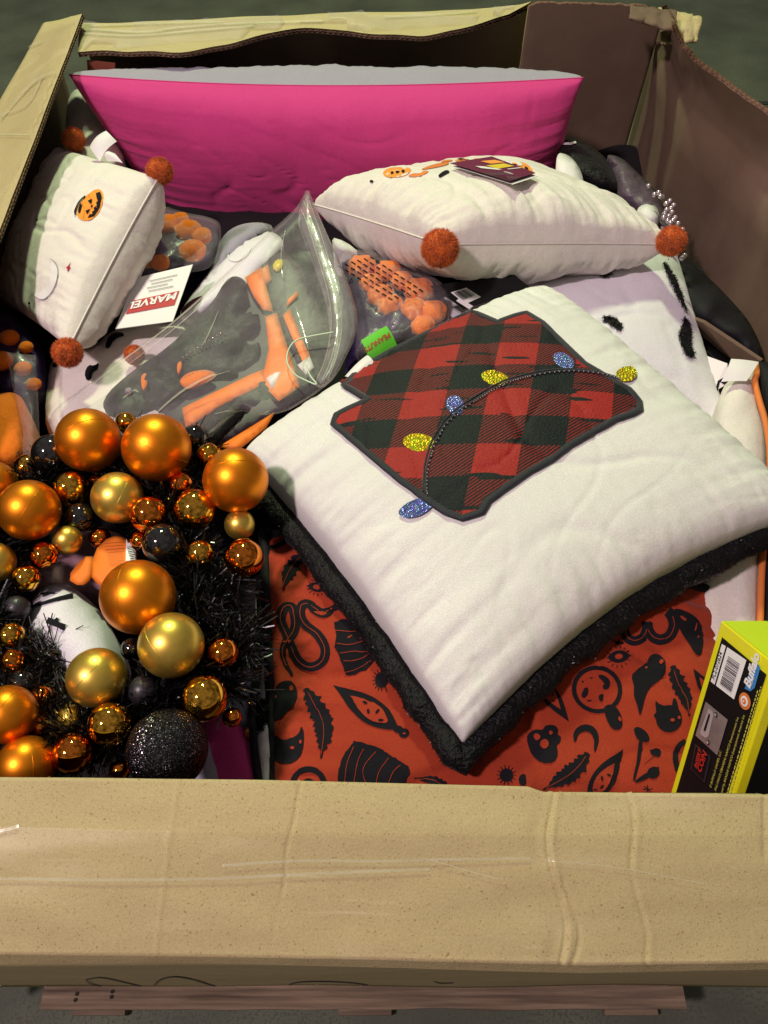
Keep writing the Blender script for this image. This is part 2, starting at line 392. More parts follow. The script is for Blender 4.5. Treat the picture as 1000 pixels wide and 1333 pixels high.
def stroke_poly(pts, w):
    """px polygon round a centre line; w number or function of t"""
    pts = [V(p) for p in pts]; L, R = [], []; n = len(pts)
    for i, p in enumerate(pts):
        t = (pts[min(i+1, n-1)]-pts[max(i-1, 0)]).normalized(); nn = V((-t.y, t.x)); ww = (w(i/(n-1)) if callable(w) else w)/2
        L.append(p+nn*ww); R.append(p-nn*ww)
    return L, R
def strip(pts, w, B, off=.0012):
    L, R = stroke_poly(pts, w); vs, fs = [], []
    for a, b in zip(L, R):
        ha, hb = hit(B, a.x, a.y, off), hit(B, b.x, b.y, off)
        vs.append((ha, hb))
    V_, F_ = [], []
    prev = False
    for ha, hb in vs:
        if ha is None or hb is None: prev = False; continue
        V_ += [ha, hb]
        if prev: k = len(V_); F_.append((k-4, k-3, k-1, k-2))
        prev = True
    return V_, F_
def drape_strips(name, paths, B, m, parent, off=.0012):
    V_, F_ = [], []
    for pts, w in paths:
        v, f = strip(dens_path(pts, 3), w, B, off); b = len(V_); V_ += v; F_ += [tuple(i+b for i in q) for q in f]
    if F_: return mk(name, V_, flipfix(V_, F_), m, parent)
def dens_path(pts, step):
    q = []
    for i in range(len(pts)-1):
        a, b = pts[i], pts[i+1]; L = math.hypot(b[0]-a[0], b[1]-a[1]); k = max(1, int(L/step))
        q += [(a[0]+(b[0]-a[0])*t/k, a[1]+(b[1]-a[1])*t/k) for t in range(k)]
    return q+[pts[-1]]
def tube_verts(pts, r, ns=8, closed=False, flat=1.0, upv=None):
    vs, fs = [], []; n = len(pts)
    for i, p in enumerate(pts):
        a = pts[(i-1) % n] if closed else pts[max(0, i-1)]; b = pts[(i+1) % n] if closed else pts[min(n-1, i+1)]
        t = (b-a); t = t.normalized() if t.length > 1e-9 else V((1, 0, 0))
        s = t.cross(upv or V((0, .2, 1))).normalized(); u = s.cross(t)
        rr = r(i/n) if callable(r) else r
        for k in range(ns): an = 2*pi*k/ns; vs.append(p+s*cos(an)*rr+u*sin(an)*rr*flat)
    m = n if closed else n-1
    for i in range(m):
        for k in range(ns):
            a = i*ns+k; b = i*ns+(k+1) % ns; c = ((i+1) % n)*ns+(k+1) % ns; d = ((i+1) % n)*ns+k; fs.append((a, b, c, d))
    if not closed: fs += [tuple(range(ns))[::-1], tuple(range((n-1)*ns, n*ns))]
    return vs, fs
def tube(name, pts, r, m, parent, **k):
    v, f = tube_verts(pts, r, **k); return mk(name, v, f, m, parent)
def sphere_vf(c, r, nu=24, nv=14, sq=1):
    vs, fs = [], []
    for j in range(nv+1):
        ph = pi*j/nv
        for i in range(nu): th = 2*pi*i/nu; vs.append(V(c)+V((sin(ph)*cos(th)*r, sin(ph)*sin(th)*r, cos(ph)*r*sq)))
    for j in range(nv):
        for i in range(nu): fs.append((j*nu+i, (j+1)*nu+i, (j+1)*nu+(i+1) % nu, j*nu+(i+1) % nu))
    return vs, fs
def rnd_dir():
    while True:
        v = V((random.uniform(-1, 1), random.uniform(-1, 1), random.uniform(-1, 1)))
        if .05 < v.length < 1: return v.normalized()
def fuzz(points, L, w, name, m, parent, spread=.5):
    vs, fs = [], []
    for p, nn in points:
        d = (nn+rnd_dir()*spread).normalized(); s = d.cross(rnd_dir()).normalized()*w; l = L*random.uniform(.6, 1.1)
        b = len(vs); vs += [p-s, p+s, p+d*l]; fs.append((b, b+1, b+2))
    return mk(name, vs, fs, m, parent, smooth=False, kind='stuff')
def pompom(parent, c, r, m=None, n=5200):
    m = m or M_pom
    v, f = sphere_vf((0, 0, 0), r*.9)
    v = [V(c)+q*(1+.10*N3(q.x*90, q.y*90, q.z*90+c[0]*9)) for q in v]
    o = mk('pompom', v, f, m, parent)
    fuzz([(V(c)+d*r*(.84+.05*N3(d.x*3+c[0]*50, d.y*3, d.z*3)), d) for d in (rnd_dir() for _ in range(n))], r*.30, r*.020, 'pile', m, o, .8)
    return o
def lump(name, poly, z, hgt, m, parent=None, step=9, amp=.01, fr=20, skirt=.05, seed=0, smooth=2, tilt=None, rimw=30, fold=0):
    """cushion-like or crumpled body whose outline is poly, top at height z (number or function of px)"""
    if smooth: poly = smooth_poly(poly, smooth)
    pv, pf, _ = tri(poly, step); dp = dens(poly, step)
    vs = []
    for (x, y) in pv:
        d = min(math.hypot(x-a, y-b) for a, b in dp)
        e = sqrt(max(0, 1-(1-min(1, d/rimw))**2))
        zz = (z(x, y) if callable(z) else z)
        p = P(x, y, zz)
        q = N3(p.x*fr+seed, p.y*fr, seed*3.1)*amp*e
        if fold: q -= fold*abs(N3(p.x*fr*.7+seed*2, p.y*fr*.7, 7+seed))*e
        vs.append(P(x, y, zz+hgt*(e-1)+q))
    fs = flipfix(vs, pf)
    # skirt
    ec = {}
    for f in fs:
        for i in range(len(f)): a, b = f[i], f[(i+1) % len(f)]; ec[(a, b)] = 1
    bd = [(a, b) for (a, b) in ec if (b, a) not in ec]; low = {}
    cx = sum((v for v in vs), V())/len(vs)
    for a, b in bd:
        for k in (a, b):
            if k not in low: low[k] = len(vs); q = vs[k]; vs.append(V((q.x+(cx.x-q.x)*.05, q.y+(cx.y-q.y)*.05, q.z-skirt)))
        fs.append((b, a, low[a], low[b]))
    o = mk(name, vs, fs, m, parent)
    return o, bvh(vs, fs)
def box_vf(lo, hi):
    x0, y0, z0 = lo; x1, y1, z1 = hi
    v = [V(p) for p in ((x0, y0, z0), (x1, y0, z0), (x1, y1, z0), (x0, y1, z0), (x0, y0, z1), (x1, y0, z1), (x1, y1, z1), (x0, y1, z1))]
    return v, [(0, 3, 2, 1), (4, 5, 6, 7), (0, 1, 5, 4), (1, 2, 6, 5), (2, 3, 7, 6), (3, 0, 4, 7)]
def card(name, q, th, m, parent, off=0):
    """thin stiff card from four world corners (tl,tr,br,bl)"""
    a, b, c, d = [V(x) for x in q]; nn = (b-a).cross(d-a).normalized()
    if nn.dot(CAM-a) < 0: nn = -nn
    vs = [x+nn*off for x in (a, b, c, d)]+[x+nn*(off-th) for x in (a, b, c, d)]
    fs = [(0, 1, 2, 3), (7, 6, 5, 4), (0, 4, 5, 1), (1, 5, 6, 2), (2, 6, 7, 3), (3, 7, 4, 0)]
    if (vs[1]-vs[0]).cross(vs[2]-vs[0]).dot(nn) < 0: fs = [f[::-1] for f in fs]
    return mk(name, vs, fs, m, parent, smooth=False), nn
def frame_pt(q, u, v, off=.0006):
    a, b, c, d = [V(x) for x in q]; nn = (b-a).cross(d-a).normalized()
    if nn.dot(CAM-a) < 0: nn = -nn
    return a*(1-u)*(1-v)+b*u*(1-v)+c*u*v+d*(1-u)*v+nn*off
def quad_on(name, q, rects, m, parent, off=.0006):
    vs, fs = [], []
    for (u0, v0, u1, v1) in rects:
        b = len(vs); vs += [frame_pt(q, u0, v0, off), frame_pt(q, u1, v0, off), frame_pt(q, u1, v1, off), frame_pt(q, u0, v1, off)]; fs.append((b, b+1, b+2, b+3))
    return mk(name, vs, flipfix(vs, fs), m, parent, smooth=False)
def poly_on(name, q, poly, m, parent, off=.0008):
    vs = [frame_pt(q, u, v, off) for u, v in poly]; return mk(name, vs, flipfix(vs, [tuple(range(len(vs)))]), m, parent, smooth=False)
_tc = {}
def text_on(name, s, o, xd, yd, size, m, parent, bold=0, shear=0, surf=None, align='LEFT'):
    """flat lettering: origin o, reading direction xd, up direction yd"""
    c = bpy.data.curves.new(name, 'FONT'); c.body = s; c.size = 1; c.resolution_u = 3; c.offset = bold; c.shear = shear; c.align_x = align
    t = bpy.data.objects.new('tmp', c); COL.objects.link(t); bpy.context.view_layer.update()
    me = bpy.data.meshes.new_from_object(t.evaluated_get(bpy.context.evaluated_depsgraph_get())); bpy.data.objects.remove(t)
    xd = V(xd).normalized(); yd = V(yd).normalized(); vs = []
    for v in me.vertices:
        p = V(o)+xd*v.co.x*size+yd*v.co.y*size
        vs.append(p)
    fs = [tuple(p.vertices) for p in me.polygons]
    if surf is not None:
        w = []
        for p in vs:
            d = (p-CAM).normalized(); r = surf.ray_cast(CAM, d); w.append(r[0]-d*.001 if r[0] is not None else p)
        vs = w
    if not fs: return None
    return mk(name, vs, flipfix(vs, fs), m, parent, smooth=False)

# ================================================================== FLOOR and PALLET
n = 60
vs = [V((-8+16*i/(n-1), -6+18*j/(n-1), 0)) for i in range(n) for j in range(n)]
fl = mk('floor', vs, grid_faces(n, n), M_concrete, smooth=False); tag(fl, kind='structure')
M_joint = mat('floor_joint', (.03, .035, .03), .9)
for (a, b) in (((-6, 3.05), (6, 3.12)),):
    a = V((*a, .004)); b = V((*b, .004)); w = V((0, .012, 0)); j = mk('floor_joint', [a-w, b-w, b+w, a+w], [(0, 1, 2, 3)], M_joint, smooth=False); tag(j, kind='structure')
p0 = P(840, 118, 0); p1 = P(1005, 155, 0); w = V((.003, .015, .004))
j = mk('floor_crack', [p0-w+V((0, 0, .008)), p1-w+V((0, 0, .008)), p1+w, p0+w], [(0, 1, 2, 3)], M_joint, smooth=False); tag(j, kind='structure')

PX0, PX1, PF, PB = -.54, .475, .052, 1.56
pal = root('wooden_pallet', (0, .8, 0), 'worn wooden shipping pallet under the cardboard bin', 'pallet')
def plank(name, lo, hi, seed):
    nx = 40; vs = []; (x0, y0, z0), (x1, y1, z1) = lo, hi; ax = 0 if x1-x0 > y1-y0 else 1
    for i in range(nx):
        t = i/(nx-1); dx = .003*N3(t*9, seed, 1); dz = .0025*N3(t*7, seed, 5)
        if ax == 0: x = x0+(x1-x0)*t; ring = [(x, y0+dx, z0+dz), (x, y1+dx, z0+dz), (x, y1+dx, z1+dz), (x, y0+dx, z1+dz)]
        else: y = y0+(y1-y0)*t; ring = [(x0+dx, y, z0+dz), (x0+dx, y, z1+dz), (x1+dx, y, z1+dz), (x1+dx, y, z0+dz)]
        vs += [V(p) for p in ring]
    fs = [(i*4+k, i*4+(k+1) % 4, (i+1)*4+(k+1) % 4, (i+1)*4+k) for i in range(nx-1) for k in range(4)]+[(3, 2, 1, 0), tuple((nx-1)*4+k for k in range(4))]
    return mk(name, vs, fs, M_wood, pal, smooth=False)
for k in range(8):
    y = PF+(PB-PF-.1)*k/7; plank('deck_board', (PX0, y, .125), (PX1, y+.10, .143), k)
for k in range(3):
    x = PX0+.01+(PX1-PX0-.11)*k/2
    for q in range(3):
        y = PF+.012+(PB-PF-.13)*q/2; v, f = box_vf((x, y, .022), (x+.09, y+.1, .124)); mk('block', v, f, M_wood, pal, smooth=False)
    plank('bottom_board', (x, PF-.004, .001), (x+.09, PB-.01, .021), 20+k)
M_nail = mat('nail_hole', (.02, .015, .01), .9)
for (x, y) in ((100, 1294), (145, 1298), (98, 1302), (146, 1291)):
    c = P(x, y, .1455); v = [c+V((.003*cos(a*pi/4), .003*sin(a*pi/4), 0)) for a in range(8)]; mk('nail_head', v, [tuple(range(8))], M_nail, pal, smooth=False)

# ================================================================== CARDBOARD BIN
bin_ = root('cardboard_bin', (0, .8, .143), 'large open brown cardboard bin crammed with seasonal cushions and decorations', 'box')
def panel(name, grid, th, m_out, m_in, parent=bin_, flute=None):
    """grid[i][j] points; outer skin = grid, inner skin offset by th against normal"""
    nu, nv = len(grid), len(grid[0]); out = [p for r in grid for p in r]; inn = []
    for i in range(nu):
        for j in range(nv):
            a = grid[min(i+1, nu-1)][j]-grid[max(i-1, 0)][j]; b = grid[i][min(j+1, nv-1)]-grid[i][max(j-1, 0)]
            inn.append(grid[i][j]-a.cross(b).normalized()*th)
    nvt = nu*nv; fs = grid_faces(nu, nv)+grid_faces(nu, nv, nvt, True)
    o = mk(name, out+inn, fs+[(i*nv, nvt+i*nv, nvt+(i+1)*nv, (i+1)*nv) for i in range(nu-1)]
           + [(j+1, nvt+j+1, nvt+j, j) for j in range(nv-1)]+[((nu-1)*nv+j, nvt+(nu-1)*nv+j, nvt+(nu-1)*nv+j+1, (nu-1)*nv+j+1) for j in range(nv-1)]
           + ([(i*nv+nv-1, (i+1)*nv+nv-1, nvt+(i+1)*nv+nv-1, nvt+i*nv+nv-1) for i in range(nu-1)] if not flute else []), m_out, parent, smooth=False)
    o.data.polygons.foreach_set('use_smooth', [True]*len(o.data.polygons))
    if m_in is not m_out:
        o.data.materials.append(m_in)
        k = (nu-1)*(nv-1)
        for q in range(k, 2*k): o.data.polygons[q].material_index = 1
    if flute:
        # two wavy fluting layers seen in the cut edge
        V_, F_ = [], []
        path = [(grid[i][-1], inn[i*nv+nv-1], (grid[i][-2]-grid[i][-1]).normalized()) for i in range(nu)]
        segs = []
        for i in range(nu-1):
            L = (path[i+1][0]-path[i][0]).length; k = max(1, int(L/.0016))
            for t in range(k): f = t/k; segs.append((path[i][0].lerp(path[i+1][0], f), path[i][1].lerp(path[i+1][1], f), path[i][2]))
        for lay, (c, am) in enumerate(((.27, .19), (.74, .19))):
            b = len(V_)
            for s, (po, pi_, d) in enumerate(segs):
                p = po.lerp(pi_, c+am*sin(2*pi*s/(5.5 if lay else 6.5))); V_ += [p, p+d*.012]
            F_ += [(b+2*s, b+2*s+1, b+2*s+3, b+2*s+2) for s in range(len(segs)-1)]
        for c in (.5,):
            b = len(V_)
            for (po, pi_, d) in segs: p = po.lerp(pi_, c); V_ += [p, p+d*.012]
            F_ += [(b+2*s, b+2*s+1, b+2*s+3, b+2*s+2) for s in range(len(segs)-1)]
        mk('fluted_edge', V_, F_, M_cardedge, o, smooth=False)
        b0 = [po.lerp(pi_, 0)+d*.011 for po, pi_, d in segs]+[pi_+d*.011 for po, pi_, d in segs]; L = len(segs)
        mk('flute_shade', b0, [(s, s+1, L+s+1, L+s) for s in range(L-1)], M_shade, o, smooth=False)  # dark backing strip painted in for the shade between the flutes
    return o
def lerp_pts(tab, x):
    for i in range(len(tab)-1):
        if x <= tab[i+1][0] or i == len(tab)-2:
            a, b = tab[i], tab[i+1]; t = (x-a[0])/(b[0]-a[0]); return a[1]+(b[1]-a[1])*t
# front wall
XL, XR, YF, YB, ZC = -.66, .60, .056, 1.60, .90
def crease_row(x): return lerp_pts([(-600, 1236), (0, 1243), (250, 1246), (500, 1250), (760, 1256), (1000, 1253), (1600, 1250)], x)
def edge_row(x): return lerp_pts([(-600, 1006), (0, 1012), (330, 1015), (688, 1024), (708, 1031), (1000, 1035), (1600, 1040)], x)
front = []; NF = 800
G = []
for i in range(NF+1):
    X = XL+(XR-XL)*i/NF
    ca = P(500, 1250, ZC); px = 500+X/(.68*sin(PITCH)+.05*cos(PITCH))*1000*.985
    a = P(px, crease_row(px), ZC); a.x = X
    px2 = 500+X/((1.576-.94)*sin(PITCH)+.17*cos(PITCH))*1000
    b = P(px2, edge_row(px2), .94); b.x = X
    row = []
    for j in range(45):
        t = j/44
        xw = X
        p = a.lerp(b, t)
        # buckles
        qx = px+(px2-px)*t
        h = 0
        c1 = 722+10*sin(t*7)-20*(t-.5)**2+(12 if t < .35 else 0)*(.35-t)*2
        h += (.0013*exp(-((qx-c1-5)/4.5)**2)-.0034*exp(-((qx-c1+1)/1.9)**2)-.0016*exp(-((qx-c1+12)/12)**2)-(.0022*exp(-((qx-c1-13-4*sin(t*11))/1.8)**2) if t < .5 else 0))*(.7+.6*N3(t*6, 3))
        c2 = 826-18*(t-.5)+6*sin(t*9); h += (.0006*exp(-((qx-c2-4)/4)**2)-.0016*exp(-((qx-c2+2)/1.9)**2))*(.8+.7*N3(t*7, 8))
        c3 = 205+26*t; h += .0007*exp(-((qx-c3)/2.5)**2)
        c4 = 372+40*(t-.5); h -= .0014*exp(-((qx-c4-6*N3(t*4, 2))/1.8)**2)*(1 if t > .35 else .3)
        c5 = 985+10*t; h -= .0012*exp(-((qx-c5)/3)**2)*(1 if t > .6 else 0)
        h += .004*N3(X*3, t*2)+.0012*N3(X*14, t*6, 3)
        h += .004*sin(pi*min(1, t*1.0))*.5
        n_ = V((0, -.32, .95)); row.append(p+n_*h)
    # wall below the crease, rounded bend
    wall = []
    for k in range(14):
        t = k/13; zz = .152+(ZC-.012-.152)*t
        bow = .010*sin(pi*t)*(1 if True else 0)
        wall.append(V((X, .082+(a.y-.082-.004)*t**2.2-bow*.5+.003*N3(X*4, t*5, 9), zz)))
    G.append(wall+[a+V((0, .0005, -.004))]+row)
panel('front_wall', G, .007, M_card, M_card_shade)
FB = bvh([p for r in G for p in r], grid_faces(len(G), len(G[0])))
# left wall and flap (folded inward)
G = []
for i in range(81):
    y = YF+(YB+.03-YF)*i/80; r = []
    for k in range(12): t = k/11; r.append(V((XL+.006*N3(y*4, t*4, 2), y, .15+(ZC-.15)*t)))
    inner = -.502-.05*(y-.885)
    for k in range(1, 16):
        t = k/15; r.append(V((XL+(inner-XL)*t, y-.115*t*(i/80), ZC+.062*t+.003*N3(y*4, t*2, 4)+.0006*N3(y*25, t*9, 2))))
    G.append(r)
G = G[::-1]
panel('left_wall', G, .007, M_card, M_card_shade, flute=True)
LFB = bvh([p for r in G for p in r], grid_faces(len(G), len(G[0])))
# back wall and flap: flap folded inward on the left, torn upright on the right
G = []
def lip(px): return lerp_pts([(60, 82), (105, 76), (180, 62), (230, 58), (400, 46), (600, 33), (662, 24), (690, 10)], px)
for i in range(121):
    px = 104+(690-104)*i/120
    o_ = PY(px, 28-(px-110)*.035, YB-.01); o_.z = .935
    o_ = P(px, 26-(px-110)*.035, .935)
    l_ = P(px, lip(px)+2.5*N3(px*.02, 3)*1.5, .945-.012*sin(px*.02))
    l_.z = .945; r = []
    for k in range(10): t = k/9; r.append(V((o_.x, o_.y, .15+(.925-.15)*t)))
    for k in range(1, 12): t = k/11; q = o_.lerp(l_, t); q.z += .004*N3(q.x*9, t*3, 8); r.append(q)
    G.append(r)
panel('back_wall', G[::-1], .008, M_card, M_card_shade, flute=True)
BFB = bvh([p for r in G for p in r], grid_faces(len(G), len(G[0])))
# right part of back wall, upright edge
G = []
pts = [(690, 6), (700, 1), (740, 2), (800, 4), (840, 5), (852, 14)]
for i in range(41):
    px = 688+(866-688)*i/40; row = lerp_pts(pts, px)
    t_ = P(px, 4, .965); t_.z += -.0012*(row-4)+.0035*N3(px*.09, 1); r = []
    for k in range(16): t = k/15; r.append(V((t_.x*(1-.02*(1-t)), t_.y+.004*N3(t_.x*3, t*3, 6)+.012*(t-1)*0, .15+(t_.z-.15)*t)))
    G.append(r)
panel('back_wall_upright', G[::-1], .008, M_card, M_card_shade, flute=True)
# right wall
tops = [(862, 10, .985), (874, 26, .99), (880, 48, 1.0), (888, 64, 1.0), (905, 80, 1.0), (940, 108, 1.0), (1000, 150, 1.0), (1100, 222, 1.0), (1300, 360, 1.0)]
T = [P(*t) for t in tops]+[V((.585, .35, 1.0)), V((.585, .066, 1.0))]
Cc = []
for i, t in enumerate(T):
    a = i/(len(T)-1)
    Cc.append(V((max(t.x, .50)+.035+.012*min(1, i/4), t.y+.0, .90)))
Cc[0] = V((.525, 1.60, .90)); Cc[1] = V((.52, 1.52, .90)); Cc[2] = V((.515, 1.40, .90))
c1 = P(897, 156, .90); c2 = P(1000, 250, .90); Cc[3] = V((.512, 1.34, .90)); Cc[4] = c1; Cc[5] = c1.lerp(c2, .5); Cc[6] = c2; Cc[7] = V((.60, .9, .90)); Cc[8] = V((.605, .6, .9)); Cc[9] = V((.605, .35, .9)); Cc[10] = V((.60, .07, .9))
G = []
for i in range(len(T)-1):
    for s in range(12):
        f = s/12; t_ = T[i].lerp(T[i+1], f); c_ = Cc[i].lerp(Cc[i+1], f); r = []
        for k in range(14): t = k/13; r.append(V((c_.x+.006*N3(c_.y*5, t*5, 12)-(.009 if k == 13 else .003 if k == 12 else 0), c_.y, .15+(.90-.15)*t)))
        for k in range(1, 9): t = k/8; q = c_.lerp(t_, t); q += V((.004*N3(q.y*14, t*3, 2)+(.010*sin(pi*t) if i > 2 else 0), 0, .003*N3(q.y*40, 4))); r.append(q)
        G.append(r)
panel('right_wall', G, .008, M_card_shade, M_card, flute=True)
RFB = bvh([p for r in G for p in r], grid_faces(len(G), len(G[0])))
# crumpled torn corner piece and wrap bundle poking out behind the right corner
crn = []
for i in range(30):
    t = i/29; px = 820+60*t; r = []
    for k in range(8):
        u = k/7; q = P(px+4*N3(t*4, u*2, 1), 10+6*t+u*(16+12*t)+3*N3(t*5, u*3, 2), .985+.004*N3(t*5, u*3, 5)); r.append(q)
    crn.append(r)
panel('crumpled_corner', crn, .004, M_card_shade, M_card_shade)
crn = []
for i in range(22):
    t = i/21; px = 856+58*t; r = []
    for k in range(10): u = k/9; r.append(P(px+4*N3(t*5, u*4, 3)-12*u*(t-.4), 12+t*12+u*(46-14*t)+3*N3(t*11, u*3, 8), .97-.02*u+.004*N3(t*5, u*3, 1)))
    crn.append(r)
panel('outer_corner_flap', crn, .004, M_card, M_card)
# floor of the bin
v, f = box_vf((XL+.01, .09, .146), (XR-.01, 1.58, .152)); mk('bottom_panel', v, f, M_card_shade, bin_, smooth=False)
# clear tape: bands lying on the flaps
def tape(name, poly, B, off, step=14, amp=.0, m=None):
    pv, pf, _ = tri(poly, step); vs = []
    ok = []
    for x, y in pv:
        h = hit(B, x, y, off+amp*max(0, N3(x*.05, y*.12, 3)+N3(x*.012, y*.3, 3))); ok.append(h is not None); vs.append(h or CAM.copy())
    pf = [f for f in pf if all(ok[i] for i in f)]
    used = sorted({i for f in pf for i in f}); mp = {k: i for i, k in enumerate(used)}
    vs = [vs[k] for k in used]; pf = [tuple(mp[i] for i in f) for f in pf]
    return mk(name, vs, flipfix(vs, pf), m or M_tape, bin_)
tape('tape_band', [(-40, 1075), (330, 1084), (690, 1086), (1040, 1086), (1040, 1246), (-40, 1236)], FB, .0008, 6)
M_glint_ridge = film('glint_ridge_film', (.8, .76, .6), white=.27, rough=.12, fm=.6)  # pale film for painted crinkle glints, also on the zip ridges
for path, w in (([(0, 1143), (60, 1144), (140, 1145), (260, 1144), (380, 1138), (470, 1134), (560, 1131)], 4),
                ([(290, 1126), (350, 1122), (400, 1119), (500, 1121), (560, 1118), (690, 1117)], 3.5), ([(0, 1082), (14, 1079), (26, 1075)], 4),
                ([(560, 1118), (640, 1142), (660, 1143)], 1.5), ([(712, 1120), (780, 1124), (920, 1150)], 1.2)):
    drape_strips('tape_crinkle_glint', [(smooth_path(path), w)], FB, M_glint_ridge, bin_, .0022)  # glossy streaks of the tape drawn as pale strips
tape('stretch_wrap', [(108, 30), (250, 28), (400, 18), (688, 8), (688, 22), (600, 33), (400, 48), (230, 56), (106, 72)], BFB, .0012, 9, .006, M_film)
tape('side_wrap', [(0, 120), (50, 45), (112, 24), (98, 60), (60, 150), (0, 270)], LFB, .0022, 6, .001, M_tape)
gw = []
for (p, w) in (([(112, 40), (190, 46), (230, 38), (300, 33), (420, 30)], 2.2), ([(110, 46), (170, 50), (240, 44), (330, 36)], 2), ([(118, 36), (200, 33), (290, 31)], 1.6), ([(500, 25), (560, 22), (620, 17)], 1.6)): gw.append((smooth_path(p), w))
drape_strips('wrap_crinkle_glint', gw, BFB, M_glint_ridge, bin_, .004)  # glints along the back wrap painted as pale strips
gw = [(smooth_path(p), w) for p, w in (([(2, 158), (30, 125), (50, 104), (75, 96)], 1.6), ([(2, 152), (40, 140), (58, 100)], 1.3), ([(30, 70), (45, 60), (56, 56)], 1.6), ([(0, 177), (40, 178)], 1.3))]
drape_strips('side_crinkle_glint', gw, LFB, M_glint_ridge, bin_, .004)  # painted glints on the left flap wrap
# marker scrawl on the front wall below the bend
class Wall: pass
def front_pt(x, y):
    r = FB.ray_cast(CAM, ray(x, y).normalized()); return r[0]
mk_paths = [([(112, 1275), (118, 1281), (140, 1285)], 1.2), ([(112, 1275), (130, 1271), (160, 1278), (185, 1284)], 1.2), ([(200, 1285), (206, 1275), (225, 1270), (250, 1274), (280, 1284), (310, 1290)], 1.3),
            ([(376, 1282), (385, 1278), (420, 1277), (460, 1279), (484, 1283), (478, 1288), (440, 1289), (390, 1287), (376, 1282)], 1.3), ([(565, 1277), (572, 1280), (590, 1279)], 1)]
drape_strips('marker_scrawl', [(smooth_path(p), w) for p, w in mk_paths], FB, M_marker, bin_, .0008)

# ================================================================== added dark sheet for the shade deep in the bin
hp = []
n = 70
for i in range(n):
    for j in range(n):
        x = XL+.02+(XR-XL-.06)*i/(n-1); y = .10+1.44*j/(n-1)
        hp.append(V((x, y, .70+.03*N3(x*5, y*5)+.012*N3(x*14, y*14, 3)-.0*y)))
h = mk('gap_shade_sheet', hp, grid_faces(n, n), M_shade); tag(h, 'added dark sheet standing in for shade in the gaps under the cushions', 'filler')

def Z(ox, oy, s, pts): return [(ox+a/s, oy+b/s) for a, b in pts]
def ell(cx, cy, a, b, rot=0, n=28): r = radians(rot); return [(cx+a*cos(t)*cos(r)-b*sin(t)*sin(r), cy+a*cos(t)*sin(r)+b*sin(t)*cos(r)) for t in (2*pi*i/n for i in range(n))]
def ring_path(cx, cy, a, b, rot=0, t0=0, t1=360, n=40): r = radians(rot); return [(cx+a*cos(t)*cos(r)-b*sin(t)*sin(r), cy+a*cos(t)*sin(r)+b*sin(t)*cos(r)) for t in (radians(t0+(t1-t0)*i/n) for i in range(n+1))]

# ================================================================== 1. big white cushion with the plaid patch
R1 = root('patch_cushion', P(660, 690, .84), 'large white square cushion with red and black plaid patch and black plush trim', 'cushion')
C1 = [P(306, 590, .845), P(600, 984, .84), P(1056, 672, .845), P(706, 370, .845)]
p1 = pillow('cover', R1, C1, .080, .06, M_white, n=130, pn=(-.005, .16, .060, .035), cr=.035, seed=3, wr=.0024, gather=.0062, pw=.30, soft=.42)
lp = p1['loop']; cen = sum(lp, V())/len(lp)
path = []
for i, q in enumerate(lp):
    d = (q-cen).normalized(); lo = 0 if i < 120 else 1   # the two far edges: trim tucked below the bulge
    path.append(q+d*(.008-.030*lo)+p1['n']*(-.010-.02*lo)+V((0, 0, .003*N3(i*.25, 2)))+d*.005*N3(i*.16, 5)+d*.0025*N3(i*.45, 7))
tv, tf = tube_verts(path, lambda t: .0160+.0046*N3(t*60, 1)+.0034*N3(t*150, 4), ns=14, closed=True, flat=.85)
trim = mk('plush_trim', tv, tf, M_plush, R1)
pts = []
TB = [V(x) for x in tv]
for _ in range(26000):
    f = random.choice(tf); a, b, c, d = [TB[k] for k in f]; s, t = random.random(), random.random()
    q = a*(1-s)*(1-t)+b*s*(1-t)+c*s*t+d*(1-s)*t; nn = (b-a).cross(d-a).normalized(); ctr = sum((TB[k] for k in range(f[0]//14*14, f[0]//14*14+14)), V())/14
    if nn.dot(q-ctr) < 0: nn = -nn
    pts.append((q-nn*.0005, nn))
fuzz(pts, .0035, .0005, 'plush_pile', M_fuzz, trim, .9)
B1 = p1['bvh']
Q = lambda pts: Z(400, 380, 2, pts)
patch = Q([(78, 236), (160, 192), (250, 140), (330, 92), (405, 46), (440, 58), (495, 82), (540, 66), (570, 58), (612, 84), (668, 140), (720, 190), (775, 222), (835, 256), (862, 288), (864, 308), (842, 320), (800, 334), (742, 366), (680, 402), (630, 440), (575, 470), (520, 508), (468, 546), (452, 574), (404, 590), (360, 574), (310, 540), (240, 488), (150, 412), (72, 346), (78, 322), (120, 302), (160, 284), (118, 258)])
drape('plaid_patch', patch, B1, M_plaid, R1, .0032, 4)
def drape_tube(name, pts, r, B, m, parent, closed=False, flat=.6, off=.0015, step=4):
    pp = dens_path(pts+([pts[0]] if closed else []), step); hs = [hit(B, x, y, off) for x, y in pp]; hs = [h for h in hs if h is not None]
    if closed: hs = hs[:-1]
    return tube(name, hs, r, m, parent, ns=8, closed=closed, flat=flat)
drape_tube('stitched_border', patch, lambda t: .0052+.0006*N3(t*60, 1), B1, M_blackvinyl, R1, closed=True, step=5)
for bul, mm in ((ell(644.5, 494.5, 18, 9.5, 12), M_seqy), (ell(545, 578, 20.5, 11.5, 4), M_seqy), (ell(814, 489, 13.5, 10, -8), M_seqy),
                (ell(593, 530, 13, 11, 60), M_seqb), (ell(733, 472, 15, 9, 30), M_seqb), (ell(542, 663, 23, 11, -20), M_seqb)):
    o = drape('sequin_bulb', bul, B1, mm, R1, .0034, 4)
cord = smooth_path(Q([(312, 530), (312, 490), (316, 450), (330, 400), (352, 360), (385, 322), (425, 295), (470, 266), (520, 240), (570, 226), (620, 216), (670, 211), (720, 212), (770, 220), (808, 232)]))
drape_tube('light_cord', cord, .0015, B1, M_blackvinyl, R1, off=.0038, flat=.9)
